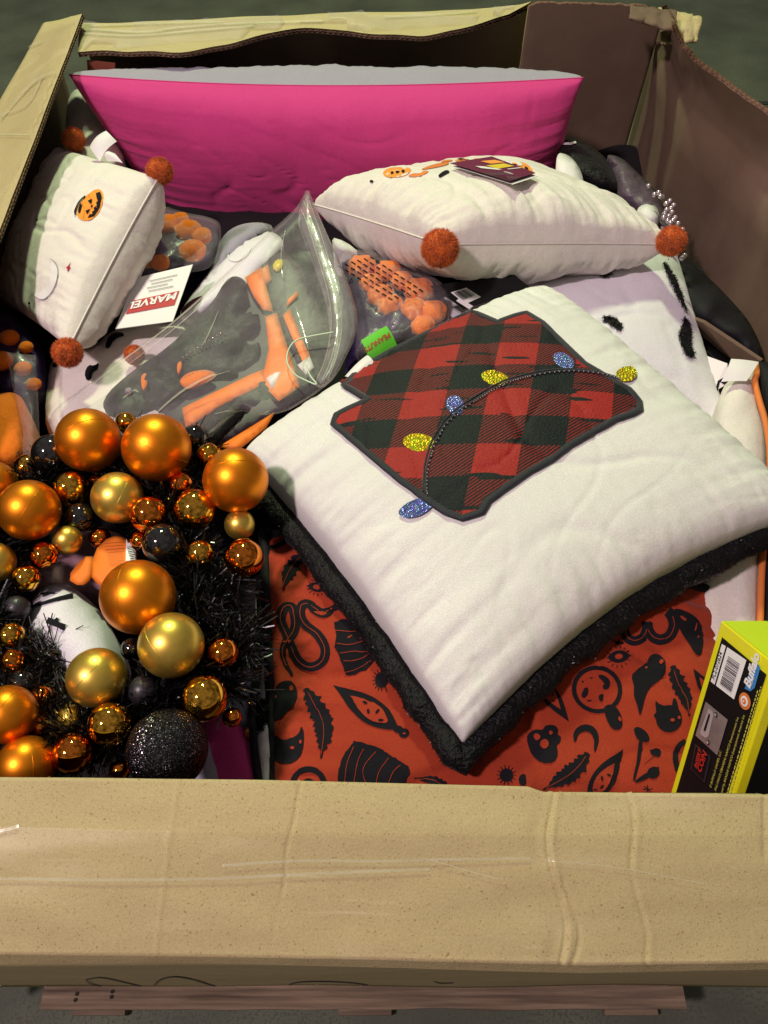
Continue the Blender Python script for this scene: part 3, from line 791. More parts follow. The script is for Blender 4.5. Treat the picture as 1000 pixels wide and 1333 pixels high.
cord2 = [(x-3.5, y-2.5) for x, y in cord]; o = drape_tube('light_cord', cord2, .0012, B1, M_blackvinyl, R1, off=.0036, flat=.9)
# small beads on the cord, each a bead
sv, sf = sphere_vf((0, 0, 0), .0011, 6, 4); bm_ = bpy.data.meshes.new('cord_bead'); bm_.from_pydata([tuple(v) for v in sv], [], sf); bm_.materials.append(M_steel)
vs, fs = [], []
for (x, y) in dens_path(cord, 3.2):
    h = hit(B1, x+1.5, y+1.5, .0052)
    if h is not None: b = len(vs); vs += [h+q for q in sv]; fs += [tuple(k+b for k in f) for f in sf]
mk('cord_beads', vs, fs, M_steel, R1, kind='stuff')
# green brand tag and care label sewn into the upper edge
q = [P(470, 443, .895), P(503, 424, .90), P(517, 449, .885), P(481, 470, .88)]
def bent_tag(name, q, m, parent, bend=.004, th=.0006, n=12):
    vs = []
    for i in range(n+1):
        for j in range(n+1):
            u, v = i/n, j/n; vs.append(frame_pt(q, u, v, bend*sin(pi*v)+bend*.6*sin(pi*u)))
    fs = flipfix(vs, grid_faces(n+1, n+1)); return mk(name, vs, fs, m, parent), bvh(vs, fs)
tg, tb_ = bent_tag('brand_tag', q, M_green, R1, .003)
o_ = frame_pt(q, .90, .54); xd = frame_pt(q, 0, .62)-frame_pt(q, 1, .54); yd = frame_pt(q, .5, 0)-frame_pt(q, .5, 1)
text_on('tag_lettering', 'PEANUTS', frame_pt(q, .97, .30), frame_pt(q, .03, .36)-frame_pt(q, .97, .30), frame_pt(q, .5, .9)-frame_pt(q, .5, .1), .0098, M_redink, tg, bold=.02, surf=tb_)
q = [P(449, 490, .885), P(478, 462, .885), P(490, 478, .885), P(459, 499, .885)]
bent_tag('care_label', q, M_white_paper, R1, .004)
q = [P(482, 480, .886), P(545, 437, .89), P(548, 442, .885), P(486, 486, .88)]
bent_tag('care_label', q, M_white_paper, R1, .001)

# ================================================================== 2. cream cushion with pompoms, on top at the back
R2 = root('pompom_cushion', (.16, 1.08, .86), 'plump cream cushion with orange corner pompoms lying in front of the pink bolster', 'cushion', None)
F_, R_, L_ = P(573, 318, .93), P(872, 318, .875), P(408, 266, .815)
C2 = [F_, R_, V((.245, 1.30, .765)), L_]
p2 = pillow('cover', R2, C2, .078, .085, M_cream, n=100, pinch=.03, seed=11, wr=.004, gather=.011, pw=.33)
seam = [q+V((0, 0, 0)) for q in p2['loop'][:60]]
tube('seam', [q+(q-sum(p2['loop'], V())/240).normalized()*.0006 for q in p2['loop']], .0012, M_cream, R2, ns=6, closed=True)
pompom(R2, P(573, 323, .945), .0250); pompom(R2, P(874, 314, .885), .0215)
B2 = p2['bvh']
drape('printed_pumpkin', smooth_poly([(497, 226), (505, 219), (520, 218), (536, 219), (534, 226), (522, 231), (505, 232)]), B2, M_pumpkin, R2, .001, 4)
drape_multi('pumpkin_eyes', [ell(511, 226, 2.2, 1.6), ell(518, 225, 3, 1.6), ell(525, 224, 2, 1.5)], B2, M_blackprint, R2, .0022, 3)
drape_multi('embroidered_garland', [smooth_poly(p, 1) for p in ([(530, 230), (536, 226), (548, 226), (552, 222), (560, 224), (545, 231)], [(545, 222), (565, 214), (585, 211), (584, 215), (562, 220)], [(563, 212), (575, 209), (590, 208), (588, 211)])], B2, M_pipe, R2, .001, 4)
drape_multi('embroidered_bat', [smooth_poly([(570, 229), (578, 223), (583, 222), (586, 225), (578, 229), (573, 232)], 1), ell(484, 236.5, 2.4, 1.6)], B2, M_blackprint, R2, .0012, 3)
drape_multi('embroidered_leaves', [smooth_poly(p, 1) for p in ([(640, 213), (655, 209), (668, 213), (680, 211), (692, 218), (697, 232), (690, 228), (684, 233), (676, 226), (660, 228), (655, 220)], [(590, 210), (600, 206), (612, 208), (606, 212)], [(615, 207), (630, 205), (634, 209), (622, 211)])], B2, M_pumpkin, R2, .001, 4)
drape_multi('embroidered_white_leaves', [ell(662, 213, 5, 2.4, 10), ell(676, 215, 4, 2.2, 20), ell(607, 208, 4, 1.2)], B2, M_white_paper, R2, .0022, 3)
drape_multi('embroidered_shadow', [ell(670, 217, 3, 1.2, 10), ell(655, 214.5, 3, 1, 10), ell(685, 221, 3, 1.2, 30), ell(600, 209, 4, .8)], B2, M_blackprint, R2, .003, 3)
def hitz(B, x, y, off=.004):
    h = hit(B, x, y, off); return h
tq = [hit(B2, 586, 221, .010), hit(B2, 636, 213, .012), hit(B2, 696, 236, .012), hit(B2, 664, 249, .018)]
if all(t is not None for t in tq):
    ht, _ = card('hang_tag', tq, .0006, M_maroon, R2)
    t2 = [t+V((.004, -.004, -.0028)) for t in tq]; card('hang_tag_page', t2, .0004, M_white_paper, R2)
    poly_on('tag_emblem', tq, [(.42, .36), (.85, .42), (.90, .60), (.45, .56)], M_tag_yellow, ht)
    poly_on('tag_emblem', tq, [(.55, .15), (.86, .2), (.92, .38), (.6, .33)], M_pumpkin, ht)
    poly_on('tag_mark', tq, [(.22, .30), (.34, .38), (.50, .62), (.40, .60), (.20, .42)], M_white_paper, ht)
    poly_on('tag_mark', tq, [(.42+.05*cos(a), .78+.09*sin(a)) for a in (i*pi/4 for i in range(8))], M_greyink, ht)
    poly_on('tag_mark', tq, [(.62, .64), (.95, .70), (.95, .73), (.62, .67)], M_white_paper, ht)
    e = frame_pt(tq, 1, .5)-frame_pt(tq, 0, .5); u = frame_pt(tq, .5, 0)-frame_pt(tq, .5, 1)

# ================================================================== 3. long pink and grey bolster leaning on the back wall
R3 = root('bolster_cushion', (-.1, 1.38, .72), 'long bright pink cushion with grey reverse leaning on the back wall', 'cushion')
a, b = PY(90, 97, 1.36), PY(760, 101, 1.36)
C3 = [PY(225, 300, 1.42), PY(742, 272, 1.42), b, a]
p3 = pillow('pink_front', R3, C3, .110, .132, M_pink, M_grey, n=130, pn=(.03, .06, .02, .11), seed=21, wr=.003, gather=.0050, pw=.36, au=2.6)
p3['o2'].name = 'grey_back'
tube('seam', p3['loop'], .0011, M_pink, R3, ns=6, closed=True)
drape('yellow_sticker', [(631, 85), (651, 86), (651, 88.5), (632, 88)], p3['bvh'], M_limecard, R3, .001, 4)

# ================================================================== 4. cream cushion with pompoms against the left wall
R4 = root('pompom_cushion', (-.46, 1.0, .85), 'cream cushion embroidered with a pumpkin pail wedged under the left flap', 'cushion', None)
A_, Bq = P(206, 232, .97), P(90, 452, .905)
C4 = [V((-.652, 1.05, .70)), Bq, A_, V((-.61, 1.39, .785))]
p4 = pillow('cover', R4, C4, .055, .085, M_cream, n=90, pinch=.03, seed=31, wr=.003, gather=.005, pw=.33)
tube('seam', [q for q in p4['loop']], .0012, M_cream, R4, ns=6, closed=True)
pompom(R4, P(208, 223, .972), .0185); pompom(R4, P(88, 459, .905), .0185)
B4 = p4['bvh']; z3 = lambda pts: Z(0, 150, 3.808, pts)
pail = z3([(385, 470), (395, 440), (425, 405), (470, 370), (500, 368), (515, 395), (512, 440), (490, 490), (450, 525), (410, 525), (385, 505)])
drape('printed_pail', smooth_poly(pail, 1), B4, M_pumpkin, R4, .001, 3)
drape_multi('pail_face', [z3(p) for p in ([(478, 392), (500, 384), (508, 415), (498, 462), (470, 505), (440, 512), (448, 498), (462, 494), (458, 484), (474, 474), (470, 462), (484, 452), (480, 438), (492, 428), (484, 414)], [(440, 428), (462, 418), (456, 446)], [(428, 478), (452, 468), (436, 496)], [(455, 452), (466, 448), (460, 464)], [(392, 468), (403, 440), (412, 450), (400, 490), (392, 486)])], B4, M_blackprint, R4, .002, 3)
drape_strips('pail_ribs', [(smooth_path(z3(p)), .7) for p in ([(405, 430), (425, 470), (415, 515)], [(440, 395), (460, 430), (440, 515)], [(470, 375), (490, 410), (480, 470)])], B4, M_pipe, R4, .0016)
drape_strips('pail_rim', [(smooth_path(z3([(380, 500), (375, 480), (400, 430), (430, 405)])), 2)], B4, M_blackprint, R4, .0024)
drape('printed_moon', smooth_poly(z3([(255, 715), (280, 730), (292, 780), (280, 840), (245, 900), (210, 918), (165, 890), (200, 885), (240, 850), (255, 800), (258, 750)]), 1), B4, M_whiteplush, R4, .0012, 4)
drape_strips('moon_outline', [(smooth_path(z3([(250, 715), (280, 728), (295, 780), (282, 845), (247, 903), (208, 921), (165, 886)])), .8)], B4, M_greyink, R4, .002)
drape_multi('printed_star', [z3([(355, 728), (346, 750), (354, 760), (345, 765), (338, 778), (337, 762), (330, 756), (340, 750)])], B4, M_redink, R4, .0012, 3)
drape_multi('printed_dot', [ell(39, 395, 1.5, 2)], B4, M_blackprint, R4, .0012, 3)

# ================================================================== 5. white plush cushion with black tufts
R5 = root('tufted_cushion', P(800, 440, .76), 'soft white cushion dotted with ragged black tufts behind the plaid patch cushion', 'cushion')
C5 = [P(650, 560, .72), P(960, 585, .735), P(880, 322, .80), P(560, 392, .765)]
p5 = pillow('cover', R5, C5, .065, .06, M_lilac, n=70, pinch=.03, seed=41, wr=.003, gather=.004, pw=.45)
B5 = p5['bvh']; z6 = lambda pts: Z(690, 150, 3.226, pts)
def tufts(parent, polys, B, step=3, seed=0):
    for k, poly in enumerate(polys):
        rag = [(x+1.6*N3(x*.5, y*.5, seed), y+1.6*N3(x*.5, y*.5, seed+5)) for x, y in dens(smooth_poly(poly, 1), 2)]
        o = drape('black_tuft', rag, B, M_plush, parent, .003, step)
        if o:
            pp = [(V(v.co)+V((0, 0, 0)), V((0, -.3, 1)).normalized()) for v in o.data.vertices]; pp = [q for q in pp for _ in range(9)]
            fuzz([(p+V((random.uniform(-.002, .002), random.uniform(-.002, .002), -.001)), nn) for p, nn in pp], .004, .0006, 'pile', M_fuzz, o, 1.2)
tufts(R5, [z6([(262, 645), (330, 630), (350, 645), (340, 675), (310, 688), (290, 665)]), z6([(305, 850), (330, 845), (365, 860), (388, 890), (375, 910), (345, 885), (310, 870)]),
           z6([(640, 845), (665, 870), (675, 920), (670, 970), (690, 1015), (660, 1020), (640, 980), (618, 920), (640, 885)]), z6([(555, 617), (580, 640), (620, 720), (660, 840), (630, 790), (595, 720), (570, 660)]), [(556, 462), (600, 470), (590, 500)]], B5)

# ================================================================== 6. rust red printed cushion underneath
R6 = root('printed_cushion', (.10, .42, .75), 'rust red cushion printed with black snakes, feathers, bottles and moons', 'cushion')
C6 = [P(352, 1130, .775), P(1010, 1150, .715), P(925, 770, .785), P(343, 690, .80)]
p6 = pillow('cover', R6, C6, .050, .06, M_red, n=90, pinch=.02, seed=51, wr=.0065, gather=.008, pw=.38)
B6 = p6['bvh']
tube('black_piping', [q+V((0, 0, .002)) for q in p6['loop']], .0075, M_black, R6, ns=8, closed=True)
def rag(poly, a=1.0, seed=0): return [(x+a*N3(x*.35, y*.35, seed), y+a*N3(x*.35, y*.35, seed+9)) for x, y in poly]
za = lambda pts: Z(320, 700, 3.125, pts); zb = lambda pts: Z(640, 680, 2.778, pts)
def m_snake(path, w):
    p = smooth_path(path); drape_strips('printed_snake', [(p, lambda t: w*(1 if t > .08 else .75)*(1-.75*max(0, t-.85)/.15))], B6, M_blackprint, R6, .0012)
    q = p[6:-4]; drape_strips('snake_line', [(q, .9)], B6, M_red, R6, .0022)
def m_feather(path, w, name='printed_feather'):
    p = smooth_path(path, 2); n_ = 20; P_ = dens_path(p, 2); L, R = [], []
    for i, c in enumerate(P_):
        t = i/(len(P_)-1); a = V(P_[max(0, i-1)]); b = V(P_[min(len(P_)-1, i+1)]); d = (b-a).normalized(); nn = V((-d.y, d.x))
        env = w*.5*min(1, sin(pi*min(1, t*1.12))**.6 if t < .89 else .08)+.5
        L.append(V(c)+nn*env*(.78+.16*sin(i*1.9+2*N3(i*.3, 4))+.30*N3(i*.55, 1))-d*1.5); R.append(V(c)-nn*env*(.78+.16*sin(i*1.7+1+2*N3(i*.3, 8))+.30*N3(i*.55, 5))-d*1.5)
    drape(name, [tuple(x) for x in L+R[::-1]], B6, M_blackprint, R6, .0012, 7)
    drape_strips('feather_quill', [(p[2:-2], .7)], B6, M_red, R6, .0022)
def m_eye(c, a, b, rot=0):
    r = radians(rot); T_ = lambda x, y: (c[0]+x*cos(r)-y*sin(r), c[1]+x*sin(r)+y*cos(r))
    drape('printed_eye', [T_(a*cos(t), b*sin(t)*abs(sin(t))**.4) for t in (2*pi*i/28 for i in range(28))], B6, M_blackprint, R6, .0012, 4)
    drape('eye_white', [T_(a*.38*cos(t), b*.45*sin(t)) for t in (2*pi*i/14 for i in range(14))], B6, M_red, R6, .0022, 4)
    drape_strips('eye_rays', [([T_(a*.85*cos(t), b*1.35*sin(t)), T_(a*1.15*cos(t), b*1.85*sin(t))], .9) for t in (pi*i/7 for i in range(14))], B6, M_blackprint, R6, .0012)
def m_fan(poly, lines):
    drape('printed_fan', rag(dens(poly, 3), 1.4), B6, M_blackprint, R6, .0012, 6); drape_strips('fan_lines', [(smooth_path(l), .8) for l in lines], B6, M_red, R6, .0022)
def m_bottle(a, b, w, knob=True, face=True):
    a, b = V(a), V(b); d = (b-a); L = d.length; d.normalize(); nn = V((-d.y, d.x)); f = lambda t: w*.5*sin(pi*min(1, t**1.25*.96))**.85
    mkp = lambda s, t0, t1, sh: [tuple(a+d*L*(t0+(t1-t0)*i/14)+nn*f(i/14)*s) for i in range(15)]+[tuple(a+d*L*(t0+(t1-t0)*i/14)-nn*f(i/14)*s) for i in range(14, -1, -1)]
    drape('printed_bottle', mkp(1, 0, 1, 0), B6, M_blackprint, R6, .0012, 6)
    drape('bottle_window', mkp(.62, .27, .86, 0), B6, M_red, R6, .0022, 6)
    drape_multi('bottle_marks', [ell(*(a+d*L*(.48+.1*k)+nn*w*(.09 if k % 2 else -.09)), w*.10, w*.05, 30+k*50) for k in range(4)], B6, M_blackprint, R6, .003, 3)
    if knob:
        drape_multi('bottle_stopper', [ell(*(a+d*L*1.03), w*.18, w*.14), ell(*(a+d*L*1.12), w*.19, w*.19)], B6, M_blackprint, R6, .0012, 4); drape('stopper_shine', ell(*(a+d*L*1.13), w*.06, w*.03), B6, M_red, R6, .0022, 3)
def m_blob(name, polys, holes=(), sm=2):
    drape_multi(name, [smooth_poly(p, sm) for p in polys], B6, M_blackprint, R6, .0012, 6)
    if holes: drape_multi(name+'_gaps', holes, B6, M_red, R6, .0022, 4)
m_feather(za([(232, 70), (200, 105), (170, 155), (150, 215)]), 22)
m_eye(za([(290, 203)])[0], 12, 6, 10)
m_snake(za([(392, 268), (355, 290), (320, 312), (288, 300), (255, 266), (225, 275), (222, 320), (245, 360), (290, 390), (328, 445), (318, 505), (265, 532), (215, 505), (190, 450), (165, 385), (140, 330), (155, 285), (185, 275), (200, 310), (205, 360), (190, 400), (150, 440), (155, 500), (190, 560)]), 12)
drape('snake_eye', ell(*za([(352, 292)])[0], 2, .8, -20), B6, M_red, R6, .0026, 3)
m_fan(za([(358, 345), (400, 332), (450, 345), (480, 360), (505, 395), (560, 440), (562, 480), (520, 505), (490, 540), (445, 555), (410, 560), (395, 520), (378, 470), (360, 445), (370, 400)]), [za(l) for l in ([(360, 380), (420, 385), (480, 388)], [(372, 430), (430, 440), (500, 412)], [(385, 470), (450, 460), (470, 468), (540, 455)], [(400, 500), (450, 500), (520, 465)], [(405, 545), (450, 535), (510, 500)])])
m_blob('printed_sun', [za(ell(552, 580, 26, 32)), za([(582, 575), (600, 560), (640, 570), (662, 590), (625, 595)]), za([(560, 600), (580, 640), (565, 600)])])
drape_strips('sun_rays', [(za([(552+24*cos(t), 580+30*sin(t)), (552+38*cos(t), 580+46*sin(t))]), .9) for t in (radians(90+i*22) for i in range(10))], B6, M_blackprint, R6, .0012)
m_bottle(za([(356, 600)])[0], za([(612, 775)])[0], 34)
m_feather(za([(245, 618), (275, 670), (310, 730), (322, 790), (305, 905)]), 31)
m_blob('printed_ghost', [za([(120, 600), (160, 582), (200, 588), (214, 640), (200, 680), (170, 705), (145, 740), (110, 740)])], [za(ell(188, 612, 8, 14))])
m_blob('printed_imp', [za([(120, 790), (150, 830), (190, 815), (220, 795), (225, 765), (238, 790), (236, 850), (220, 900), (180, 925), (150, 920), (110, 900)])], [za(ell(192, 855, 9, 7)), za(ell(225, 832, 5, 6))])
m_fan(za([(372, 1050), (375, 960), (395, 890), (440, 828), (490, 838), (540, 852), (590, 885), (660, 930), (668, 960), (620, 1050)]), [za(l) for l in ([(400, 1000), (410, 920), (440, 850)], [(440, 1000), (455, 900), (480, 860)], [(490, 1000), (470, 940), (530, 870)], [(530, 1000), (540, 950), (585, 895)], [(580, 1000), (600, 950), (630, 925)])])
drape_strips('printed_arch', [(za(ring_path(255, 1000, 62, 58, 0, 180, 360)), 7)], B6, M_blackprint, R6, .0012)
drape('printed_arch', ell(*za([(255, 1005)])[0], 9, 8), B6, M_blackprint, R6, .0012, 4)
m_feather(za([(830, 1020), (760, 985), (680, 975)]), 14)
drape_strips('printed_ring', [(za(ring_path(120, 15, 45, 22, -20, 0, 330)), 6)], B6, M_blackprint, R6, .0012)
m_blob('printed_bud', [za([(640, 660), (680, 655), (720, 670), (700, 690), (650, 680)])])
# right side
m_eye(zb([(458, 487)])[0], 14, 8, -5)
m_blob('printed_sprig', [zb([(440, 425), (452, 432), (460, 420), (466, 433), (482, 432), (470, 444), (450, 444)])], sm=0)
drape_strips('printed_jar', [(zb(ring_path(380, 605, 84, 78, 15, 0, 360)), 5.5)], B6, M_blackprint, R6, .0012)
m_blob('jar_marks', [zb(p) for p in ([(380, 555), (400, 550), (428, 570), (425, 600), (405, 608), (400, 590), (410, 585)], [(322, 620), (345, 590), (350, 620), (330, 640)], [(338, 645), (365, 640), (352, 650)], [(385, 625), (405, 618), (400, 650), (388, 645)], [(322, 575), (332, 572), (330, 582)], [(352, 560), (366, 562), (358, 568)], [(330, 600), (338, 600), (334, 606)])], sm=1)
m_blob('printed_jar_neck', [zb([(402, 668), (430, 655), (462, 680), (475, 730), (462, 752), (435, 750), (415, 715)])], [zb(ell(462, 712, 5, 9, -20))], 1)
m_blob('printed_ghost', [zb([(503, 560), (525, 530), (560, 512), (572, 480), (600, 475), (626, 498), (630, 540), (612, 570), (578, 590), (556, 625), (545, 670), (535, 706), (526, 660), (512, 625), (515, 590)])], [zb(ell(612, 505, 6, 8))])
m_feather(zb([(655, 522), (672, 580), (700, 630), (715, 705)]), 24)
m_blob('printed_imp', [zb(ell(640, 710, 47, 50)), zb([(595, 700), (590, 640), (600, 655), (640, 668)]), zb([(650, 670), (655, 635), (668, 640), (680, 700)]), zb([(600, 680), (582, 700), (600, 715)])], [zb(ell(652, 714, 8, 6)), zb(ell(676, 705, 5, 6))], 1)
drape_strips('printed_moon', [(smooth_path(zb([(300, 795), (302, 762), (330, 742), (362, 748), (380, 780), (372, 830)])), lambda t: 1.2+8*sin(pi*t))], B6, M_blackprint, R6, .0012)
m_blob('printed_skull', [zb([(130, 800), (128, 765), (160, 748), (185, 752), (192, 735), (225, 732), (240, 750), (235, 768), (250, 775), (245, 800), (232, 805), (240, 840), (225, 870), (180, 872), (145, 845)])], [zb(ell(190, 802, 15, 17)), zb(ell(165, 778, 10, 12)), zb(ell(212, 762, 7, 7))], 1)
m_blob('printed_mushrooms', [zb(p) for p in ([(512, 745), (530, 738), (560, 758), (572, 785), (560, 798), (530, 790), (518, 770)], [(532, 780), (545, 785), (540, 850), (525, 900), (515, 940), (508, 930), (525, 860)], [(520, 930), (600, 880), (605, 895), (560, 930), (515, 945)], [(570, 822), (600, 812), (615, 830), (605, 852), (575, 842)], [(590, 845), (560, 870), (545, 880), (580, 850)], [(560, 895), (590, 880), (610, 905), (590, 930), (565, 925)])], sm=1)
m_feather(zb([(345, 838), (310, 890), (250, 930), (180, 970)]), 28)
m_bottle(zb([(474, 820)])[0], zb([(350, 1010)])[0], 30, False)
m_bottle(zb([(278, 722)])[0], zb([(165, 560)])[0], 22, False)
drape_strips('printed_snake', [(zb(ring_path(520, 380, 40, 50, 10, -30, 200)), 12), (zb(ring_path(610, 370, 48, 55, 0, -60, 190)), 14)], B6, M_blackprint, R6, .0012)
drape_strips('snake_line', [(zb(ring_path(520, 380, 40, 50, 10, 0, 180)), .9), (zb(ring_path(610, 370, 48, 55, 0, -30, 160)), .9)], B6, M_red, R6, .0022)
m_blob('printed_crow', [zb([(640, 320), (680, 310), (745, 345), (765, 400), (760, 480), (740, 485), (712, 440), (685, 400), (660, 350)])], [zb(ell(690, 350, 14, 5, 40)), zb(ell(735, 380, 3, 14, 20))])
m_bottle(zb([(728, 530)])[0], zb([(800, 640)])[0], 16, False)
drape_strips('printed_moon', [(smooth_path(zb([(700, 790), (672, 810), (660, 850), (672, 900)])), 7)], B6, M_blackprint, R6, .0012)
drape_strips('printed_sparkle', [(zb(l), 1.2) for l in ([(545, 965), (580, 965)], [(562, 950), (562, 980)], [(550, 955), (574, 975)])], B6, M_blackprint, R6, .0012)
m_blob('printed_sun', [zb(ell(52, 915, 24, 24))]); m_blob('printed_moon_piece', [zb([(100, 950), (95, 920), (120, 905), (125, 940), (118, 955)])])
drape_strips('sun_rays', [(zb([(52+22*cos(t), 915+22*sin(t)), (52+36*cos(t), 915+36*sin(t))]), .9) for t in (radians(i*26) for i in range(14))], B6, M_blackprint, R6, .0012)

# ================================================================== secondary things behind and between
def thing_lump(name, label, cat, poly, z, hgt, m, part='cover', **k):
    c = P(sum(p[0] for p in poly)/len(poly), sum(p[1] for p in poly)/len(poly), (z if not callable(z) else z(*poly[0]))-.05)
    r = root(name, c, label, cat); o, B = lump(part, poly, z, hgt, m, r, **k); return r, o, B
z4 = lambda pts: Z(130, 230, 2.857, pts); z5 = lambda pts: Z(390, 180, 3.226, pts); zc = lambda pts: Z(0, 440, 2.778, pts); zd = lambda pts: Z(0, 720, 2.778, pts)
# black plush and mesh cloth at the back right
r, o, B = thing_lump('plush_toy', 'round black and white plush lying behind the cream cushion', 'plush toy', z6([(120, 90), (170, 88), (215, 105), (290, 150), (345, 210), (375, 270), (365, 330), (300, 330), (190, 290), (110, 250), (110, 150)]), .84, .06, M_plush, amp=.006, part='body')
lump('white_patch', z6([(110, 158), (150, 160), (190, 190), (222, 250), (225, 300), (110, 270)]), .85, .01, M_whiteplush, r, skirt=.01)
drape_strips('white_band', [(z6([(140, 122), (170, 124), (192, 116)]), 3)], B, M_white_paper, r, .002)
r, o, B = thing_lump('mesh_scarf', 'crumpled dark mauve mesh cloth against the back right corner', 'cloth', z6([(320, 160), (390, 178), (450, 240), (520, 300), (560, 380), (600, 470), (640, 600), (560, 560), (470, 400), (370, 370), (360, 270), (335, 200)]), .82, .03, M_darkbag, amp=.012, fr=40, fold=.012, part='cloth')
r, o, B = thing_lump('white_plush', 'small white plush tip peeking out behind the cream cushion', 'plush toy', z6([(450, 385), (500, 368), (540, 388), (548, 450), (500, 470), (450, 430)]), .845, .02, M_whiteplush, part='body')
rb = root('bead_strand', P(862, 280, .84), 'strand of shiny pale beads hanging by the right corner', 'beads')
sv, sf = sphere_vf((0, 0, 0), .0042, 12, 8); bme = bpy.data.meshes.new('bead'); bme.from_pydata([tuple(v) for v in sv], [], sf); bme.materials.append(M_beads); bme.polygons.foreach_set('use_smooth', [True]*len(sf))
for (x, y) in z6([(498, 297), (523, 333), (540, 325), (556, 343), (572, 372), (588, 360), (604, 378), (592, 392), (574, 398), (597, 408), (583, 424), (610, 430), (601, 442), (622, 455), (562, 430), (578, 444), (590, 452), (640, 480), (548, 340), (566, 414), (650, 590), (640, 600)]):
    b = bpy.data.objects.new('bead', bme); COL.objects.link(b); b.parent = rb; b.location = P(x, y, .85+random.uniform(-.004, .004))-rb.location
# dark cloth and card at the right
thing_lump('black_bag', 'shiny black fabric bag slumped against the right wall', 'bag', z6([(575, 600), (640, 595), (720, 650), (860, 790), (940, 890), (995, 1040), (960, 1045), (840, 960), (720, 880), (655, 850), (600, 720)]), .80, .05, M_black, amp=.014, fold=.016, part='fabric')
thing_lump('purple_pouch', 'bright purple pouch under the right pompom', 'pouch', z6([(560, 590), (610, 590), (600, 640), (585, 640)]), .815, .01, mat('purple_cloth', (.14, .03, .38), .5), smooth=1, part='body')
rk = root('cardboard_scrap', P(930, 440, .78), 'torn brown cardboard strip lying right of the white tufted cushion', 'cardboard')
q = [P(899, 414, .785), P(915, 420, .80), P(990, 470, .79), P(955, 470, .765)]; card('strip', q, .005, M_card_shade, rk)
q = [P(899, 414, .781), P(955, 470, .761), P(950, 470, .735), P(905, 430, .75)]; card('strip', q, .002, M_card_shade, rk)
thing_lump('black_pouch', 'flat black pouch under the cardboard strip', 'pouch', [(906, 440), (935, 452), (960, 475), (975, 500), (935, 530), (915, 490)], .755, .02, M_black, part='body')
rk = root('lettered_card', P(935, 485, .765), 'pale card with bold black letters beside the tufted cushion', 'card')
q = [P(917, 462, .775), P(947, 473, .785), P(949, 498, .775), P(926, 512, .765)]
card('paper', q, .001, mat('pale_pink_paper', (.74, .66, .72), .5), rk)
text_on('lettering', 'K', frame_pt(q, .12, 1.05, .0012), frame_pt(q, 1, .9)-frame_pt(q, 0, 1.05), frame_pt(q, .6, 0)-frame_pt(q, .1, 1), .042, M_blackprint, rk, bold=.03, shear=.2)
rk = root('folded_paper', P(960, 482, .82), 'folded pale paper leaflet on the orange piped cushion', 'paper'); q = [P(952, 467, .835), P(988, 471, .835), P(972, 496, .83), P(939, 497, .82)]; bent_tag('sheet', q, M_white_paper, rk, .003)
# orange piped cushion at the right
zf = lambda x, y: lerp_pts([(470, .825), (700, .80), (900, .79)], y)
r, o, B = thing_lump('piped_cushion', 'beige cushion with orange piping and black border at the right edge', 'cushion', [(984, 470), (958, 486), (938, 508), (925, 560), (915, 700), (903, 800), (915, 900), (992, 905), (993, 760), (998, 680), (1004, 600), (999, 550), (988, 505)], zf, .03, M_cream, smooth=1, amp=.004)
lump('black_border', [(986, 470), (1070, 480), (1080, 900), (992, 905), (993, 760), (998, 680), (1004, 600), (999, 550), (988, 505)], zf, .02, M_black, r, smooth=0, rimw=14)
pp = [(984, 474), (986, 488), (982, 495), (988, 520), (998, 552), (1004, 600), (999, 680), (992, 730), (990, 800), (989, 860)]
tube('orange_piping', [P(x, y, zf(x, y)-.004) for x, y in dens_path(smooth_path(pp), 5)], .0042, M_pipe, r, ns=8)
# behind the left cushion
r, o, B = thing_lump('pompom_cushion', 'shadowed cushion with a rust pompom in the back left corner', 'cushion', [(88, 120), (112, 112), (135, 140), (165, 200), (150, 230), (100, 222), (84, 180)], .84, .04, M_cream)
pompom(r, P(96, 181, .86), .019)
rk = root('swing_ticket', P(130, 85, .9), 'reddish card ticket behind the left tip of the pink cushion', 'tag'); card('card', [PY(113, 78, 1.42), PY(150, 82, 1.42), PY(149, 96, 1.42), PY(114, 92, 1.42)], .001, mat('rust_card', (.30, .08, .05), .5), rk)
rk = root('care_label', P(130, 190, .9), 'white satin care labels sticking up at the top of the left cushion', 'label')
bent_tag('ribbon', [P(117, 190, .93), P(138, 170, .945), P(152, 184, .94), P(130, 210, .925)], M_white_paper, rk, .006)
bent_tag('ribbon', [P(135, 196, .93), P(150, 200, .932), P(160, 212, .93), P(140, 210, .925)], M_white_paper, rk, .004)
# snack coloured bags
r, o, B = thing_lump('garland_bag', 'plastic bag of orange and purple garland beside the left cushion', 'bag', z4([(120, 370), (160, 330), (200, 220), (225, 110), (300, 140), (430, 160), (450, 200), (432, 300), (405, 335), (330, 350), (240, 365)]), .845, .05, M_purple, amp=.010, fr=35, fold=.010, part='purple_filling')
for (c, ra) in (((255, 175), 15), ((205, 170), 14), ((330, 200), 17), ((345, 275), 17), ((185, 235), 13), ((225, 320), 12), ((175, 310), 12), ((380, 220), 13), ((300, 160), 12)):
    x, y = z4([c])[0]; v, f = sphere_vf((0, 0, 0), ra*.00125, 20, 12, .6); c0 = P(x, y, .845); mk('orange_ball', [c0+q*(1+.15*N3(q.x*90, q.y*90, q.z*90)) for q in v], f, M_orange, r)
lump('plastic_film', z4([(115, 375), (150, 320), (200, 210), (225, 100), (300, 130), (440, 155), (455, 200), (437, 305), (405, 340), (330, 355), (240, 370)]), .862, .02, M_film, r, skirt=.004, amp=.010, fr=45, fold=.006, step=6)
